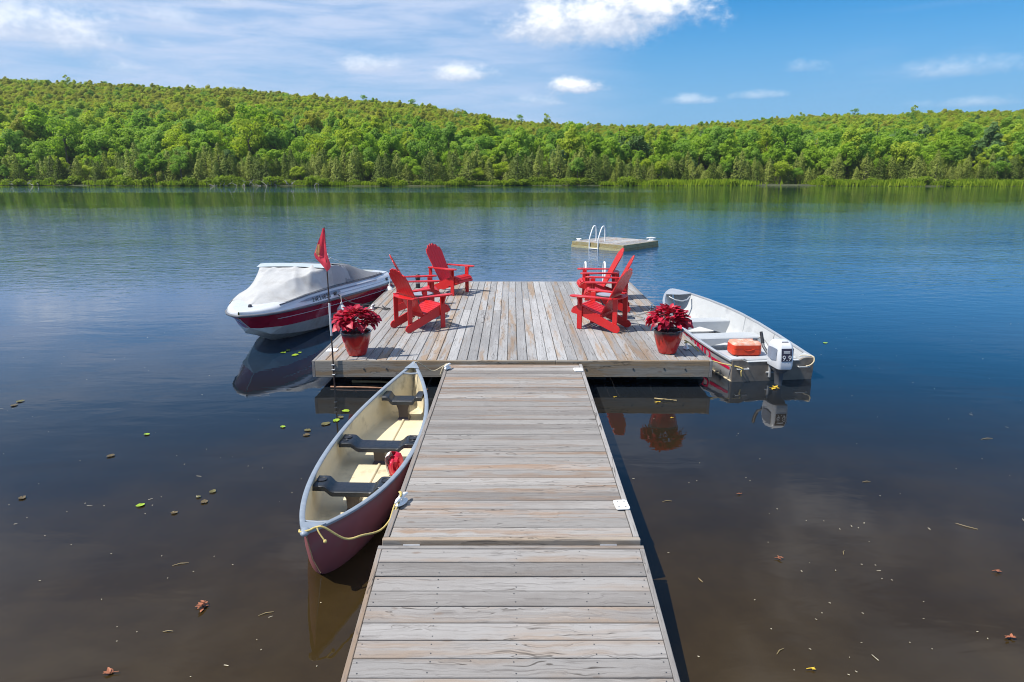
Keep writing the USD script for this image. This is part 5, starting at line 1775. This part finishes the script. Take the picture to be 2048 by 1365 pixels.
BLAB = {'bright': 'bright green broadleaf tree on the far slope', 'mid': 'mid green broadleaf tree on the far slope', 'yellow': 'yellow green broadleaf tree on the far slope', 'golden': 'golden olive broadleaf tree on the far slope', 'dark': 'dark green round tree on the far slope'}
spots = []
row_y = 11.5
while row_y < 172:
    fade = float(np.interp(row_y, [10, 35, 80, 160], [1.0, .92, .70, .64]))
    gap = 3.5 * fade + .15
    x = -250.0
    while x < 250:
        x += gap * q.uniform(.65, 1.4)
        y = float(shore_y(x)) + row_y + q.uniform(-1.6, 1.6)
        if not in_view(x, y, 1.06):
            continue
        up = np.clip((row_y - 10) / 150, 0, 1)
        nn = float(meshkit.fbm(np.array([[x * .045, y * .045, 1.7]]), 3, 9)[0])
        k = up + (nn - .5) * .55 + q.normal(0, .10) + (.10 if x < 30 else -.05)
        r_ = q.random()
        if k < .22:
            kind = 'bright' if r_ < .55 else 'mid' if r_ < .80 else 'yellow' if r_ < .93 else 'dark'
        elif k < .45:
            kind = 'bright' if r_ < .38 else 'mid' if r_ < .62 else 'yellow' if r_ < .95 else 'dark'
        elif k < .62:
            kind = 'yellow' if r_ < .45 else 'mid' if r_ < .7 else 'golden' if r_ < .95 else 'bright'
        else:
            kind = 'golden' if r_ < (.56 if x < 60 else .32) else 'yellow' if r_ < .90 else 'mid'
        dk = float(meshkit.fbm(np.array([[x * .06, y * .06, 7.7]]), 2, 31)[0])
        if dk > .77 and up < .5 and q.random() < .75:
            kind = 'dark'
        elif kind == 'dark' and dk < .5:
            kind = 'mid'
        sc = (.93 if x < -30 else .84) * fade * (.80 if row_y < 13 else 1) * np.exp(q.normal(0, .15 if up < .55 else .09)) * (1.0 if x < 0 else .97)
        spots.append((kind, int(q.integers(5)), x, y, float(ground_z(x, y)), q.uniform(0, 360), sc))
    row_y += gap * .95
spots.sort(key=lambda s: s[3] / s[6])
near = spots[:295]
far = spots[295:]
for kind, k, x, y, z, a, sc in near:
    copy_of(BROAD[kind][k], f'broadleaf_tree', BLAB[kind] + ', ' + zone(x, y), 'tree', (x, y, z), a, f'{kind} broadleaf trees of the far shore'.replace('bright ', 'bright green ').replace('mid ', 'mid green '), (sc, sc, sc * q.uniform(.9, 1.15)))
pi = UsdGeom.PointInstancer.Define(stage, '/World/forest')
tag(pi.GetPrim(), 'dense hillside forest rising behind the nearer trees of the far shore', 'forest', kind='stuff')
UsdGeom.Scope.Define(stage, '/World/forest/kinds')
order = [(n_, k) for n_ in BROAD for k in range(5)]
for n_, k in order:
    x = UsdGeom.Xform.Define(stage, f'/World/forest/kinds/{n_}_tree_{k + 1:03d}')
    x.GetPrim().GetReferences().AddInternalReference(BROAD[n_][k])
    pi.GetPrototypesRel().AddTarget(x.GetPath())
pi.CreatePositionsAttr(Vt.Vec3fArray([Gf.Vec3f(*s[2:5]) for s in far]))
pi.CreateProtoIndicesAttr(Vt.IntArray([order.index((s[0], s[1])) for s in far]))
pi.CreateOrientationsAttr(Vt.QuathArray([Gf.Quath(math.cos(math.radians(s[5] / 2)), 0, 0, math.sin(math.radians(s[5] / 2))) for s in far]))
pi.CreateScalesAttr(Vt.Vec3fArray([Gf.Vec3f(s[6], s[6], s[6]) for s in far]))
# thin-crowned trees standing above the skyline
SPARSE = [tree_source(f'sparse_broadleaf_source_{k}', broadleaf(500 + k, h_, r_, 20, 80, .19), m_) for k, (h_, r_, m_) in enumerate(((11.5, 3.0, F_MID), (12.5, 2.6, F_YEL), (10.5, 3.4, F_GOLD)))]
for x in (-198, -186, -168, -150, -131, -112, -104, -90, -76, -61, -40, -22, 3, 14, 31, 58, 77, 96, 118, 141, 160, 178):
    y = float(shore_y(x * .5)) + 158 + q.uniform(-6, 8)
    sc = q.uniform(.7, .95)
    copy_of(SPARSE[int(q.integers(3))], 'broadleaf_tree', 'thin crowned tree rising above the skyline, ' + zone(x, y), 'tree', (x, y, float(ground_z(x, y)) - 2.0), q.uniform(0, 360), 'thin crowned trees along the skyline', (sc, sc, sc))
# dark spruces
for (x, dy) in ((-78, 30), (-71, 34), (-30, 44), (-26, 26), (-23.5, 27), (-44, 36), (-20, 30), (2, 40), (6, 34), (9.5, 30), (14, 46), (20, 38), (25, 30), (33, 34), (36, 42), (-52, 24), (-49, 26), (-46.5, 23), (-90, 26), (-96, 30), (52, 36), (64, 30), (88, 40), (-12, 36), (44, 28)):
    y = float(shore_y(x)) + dy
    sc = q.uniform(.72, 1.0)
    copy_of(SPR[int(q.integers(2))], 'spruce_tree', 'dark pointed spruce among the far broadleaf trees, ' + zone(x, y), 'tree', (x, y, float(ground_z(x, y))), q.uniform(0, 360), 'dark spruces of the far shore', (sc, sc, sc))
# shrubs at the water's edge
x = -112.0
while x < 112:
    x += q.uniform(1.3, 3.4)
    y = float(shore_y(x)) + q.uniform(.3, 2.2)
    if not in_view(x, y, 1.0) or (x > 30 and q.random() < .55):
        continue
    sc = q.uniform(.6, 1.15)
    copy_of(SHR[int(q.integers(3))], 'shrub', 'low yellow green shrub at the far water line, ' + zone(x, y), 'shrub', (x, y, float(ground_z(x, y))), q.uniform(0, 360), "shrubs at the water's edge of the far shore", (sc * 1.2, sc, sc))
# sedge
n = 30000
sx = q.uniform(-112, 112, n)
keep = (q.random(n) < np.clip(.22 + .95 * np.clip((sx + 25) / 45, 0, 1), 0, 1))
sx = sx[keep]
sx = sx[meshkit.fbm(np.stack([sx * .16, 0 * sx, 0 * sx + 2.2], -1), 3, 5) + q.normal(0, .05, len(sx)) > .40]
dyy = q.uniform(-1.0, 1, len(sx)) * np.where(sx > 20, 1, .5) + np.where(sx > 20, q.uniform(0, 6, len(sx)), .6)
sy = shore_y(sx) + dyy
sz = np.maximum(ground_z(sx, sy), 0)
hgt = q.uniform(.30, 1.05, len(sx)) * (.55 + 1.0 * meshkit.fbm(np.stack([sx * .23, sy * .3, 0 * sx], -1), 3, 6)) * np.where(sx > 20, 1.0, .8)
wd = q.uniform(.06, .17, len(sx))
an = q.uniform(0, math.pi, len(sx))
dx_, dy_ = np.cos(an) * wd, np.sin(an) * wd
lx = q.normal(0, .15, len(sx))
SV = np.stack([np.stack([sx - dx_, sy - dy_, sz - .05], -1), np.stack([sx + dx_, sy + dy_, sz - .05], -1), np.stack([sx + dx_ * .5 + lx, sy + dy_ * .5, sz + hgt], -1), np.stack([sx - dx_ * .7 + lx, sy - dy_ * .7, sz + hgt * .85], -1)], 1).reshape(-1, 3)
b = 4 * np.arange(len(sx))[:, None]
SF = np.concatenate([b + [0, 1, 2], b + [0, 2, 3]], 1).reshape(-1, 3)
F_SEDGE = foliage('bright_sedge', (0.218, 0.299, 0.016), (0.402, 0.483, 0.034))
solo('sedge', trimesh.Trimesh(SV, SF, process=False), F_SEDGE, 'bright yellow green sedge along the far water line', 'sedge', kind='stuff')
# bleached branches and dead trees
for (x, dy, n_, w, lab) in ((-96, .2, 14, 3.0, 'tangle of bleached branches at the far left end of the far shore'), (-54, -.2, 12, 3.6, 'tangle of bleached branches on the far shore above the bow of the speedboat'), (-46, -.1, 16, 3.8, 'widest tangle of bleached branches on the far shore, above the speedboat cover'), (-36, .3, 8, 2.0, 'small heap of bleached branches on the far shore just left of the flag pole')):
    y = float(shore_y(x)) + dy
    t = thing('driftwood', lab, 'driftwood', (x, y, 0))
    for k in range(n_):
        a0 = np.array([q.uniform(-w, w), q.uniform(-.8, .8), q.uniform(0, .3)])
        a1 = a0 + [q.uniform(-1.6, 1.6), q.uniform(-.4, .4), q.uniform(.1, 1.1)]
        part(t, 'branch', tube([a0, (a0 + a1) / 2 + q.normal(0, .1, 3), a1], [.07, .05, .02], 5), DEADW)
for (x, dy, H, lab) in ((90.5, 26, 9.0, 'tall grey dead tree near the right edge of the far shore'), (69, 28, 8, 'grey dead tree among the greenery right of centre on the far shore'), (-47, 21, 6.5, 'thin bleached dead trunk on the left part of the far shore')):
    y = float(shore_y(x)) + dy
    t = thing('dead_tree', lab, 'tree', (x, y, float(ground_z(x, y))))
    part(t, 'trunk', tube([(0, 0, -.5), (.1, 0, H * .5), (.3, 0, H)], [.22, .14, .03], 6), DEADW)
    for k in range(12):
        z = q.uniform(.35, .95) * H
        a = q.uniform(0, 6.28)
        L = (H - z) * .5 + .5
        part(t, 'branch', tube([(.1, 0, z), (L * .6 * math.cos(a), L * .6 * math.sin(a), z + .4 * L), (L * math.cos(a), L * math.sin(a), z + .9 * L)], [.05, .03, .01], 4), DEADW)

# ------------------------------------------------------------------ summer haze over the lake
hz = Graph()
hv = hz.add('principled_volume', color=(0.86, 0.92, 1.0), density=0.00013, anisotropy=0.3)
HZM = hz.done('/World/Looks/haze_air', volume=hv + '.volume')
solo('haze', move(trimesh.creation.box((1900, 1000, 90)), (0, 330, 30)), HZM, 'thin summer haze over the lake and hills', 'haze', kind='stuff')
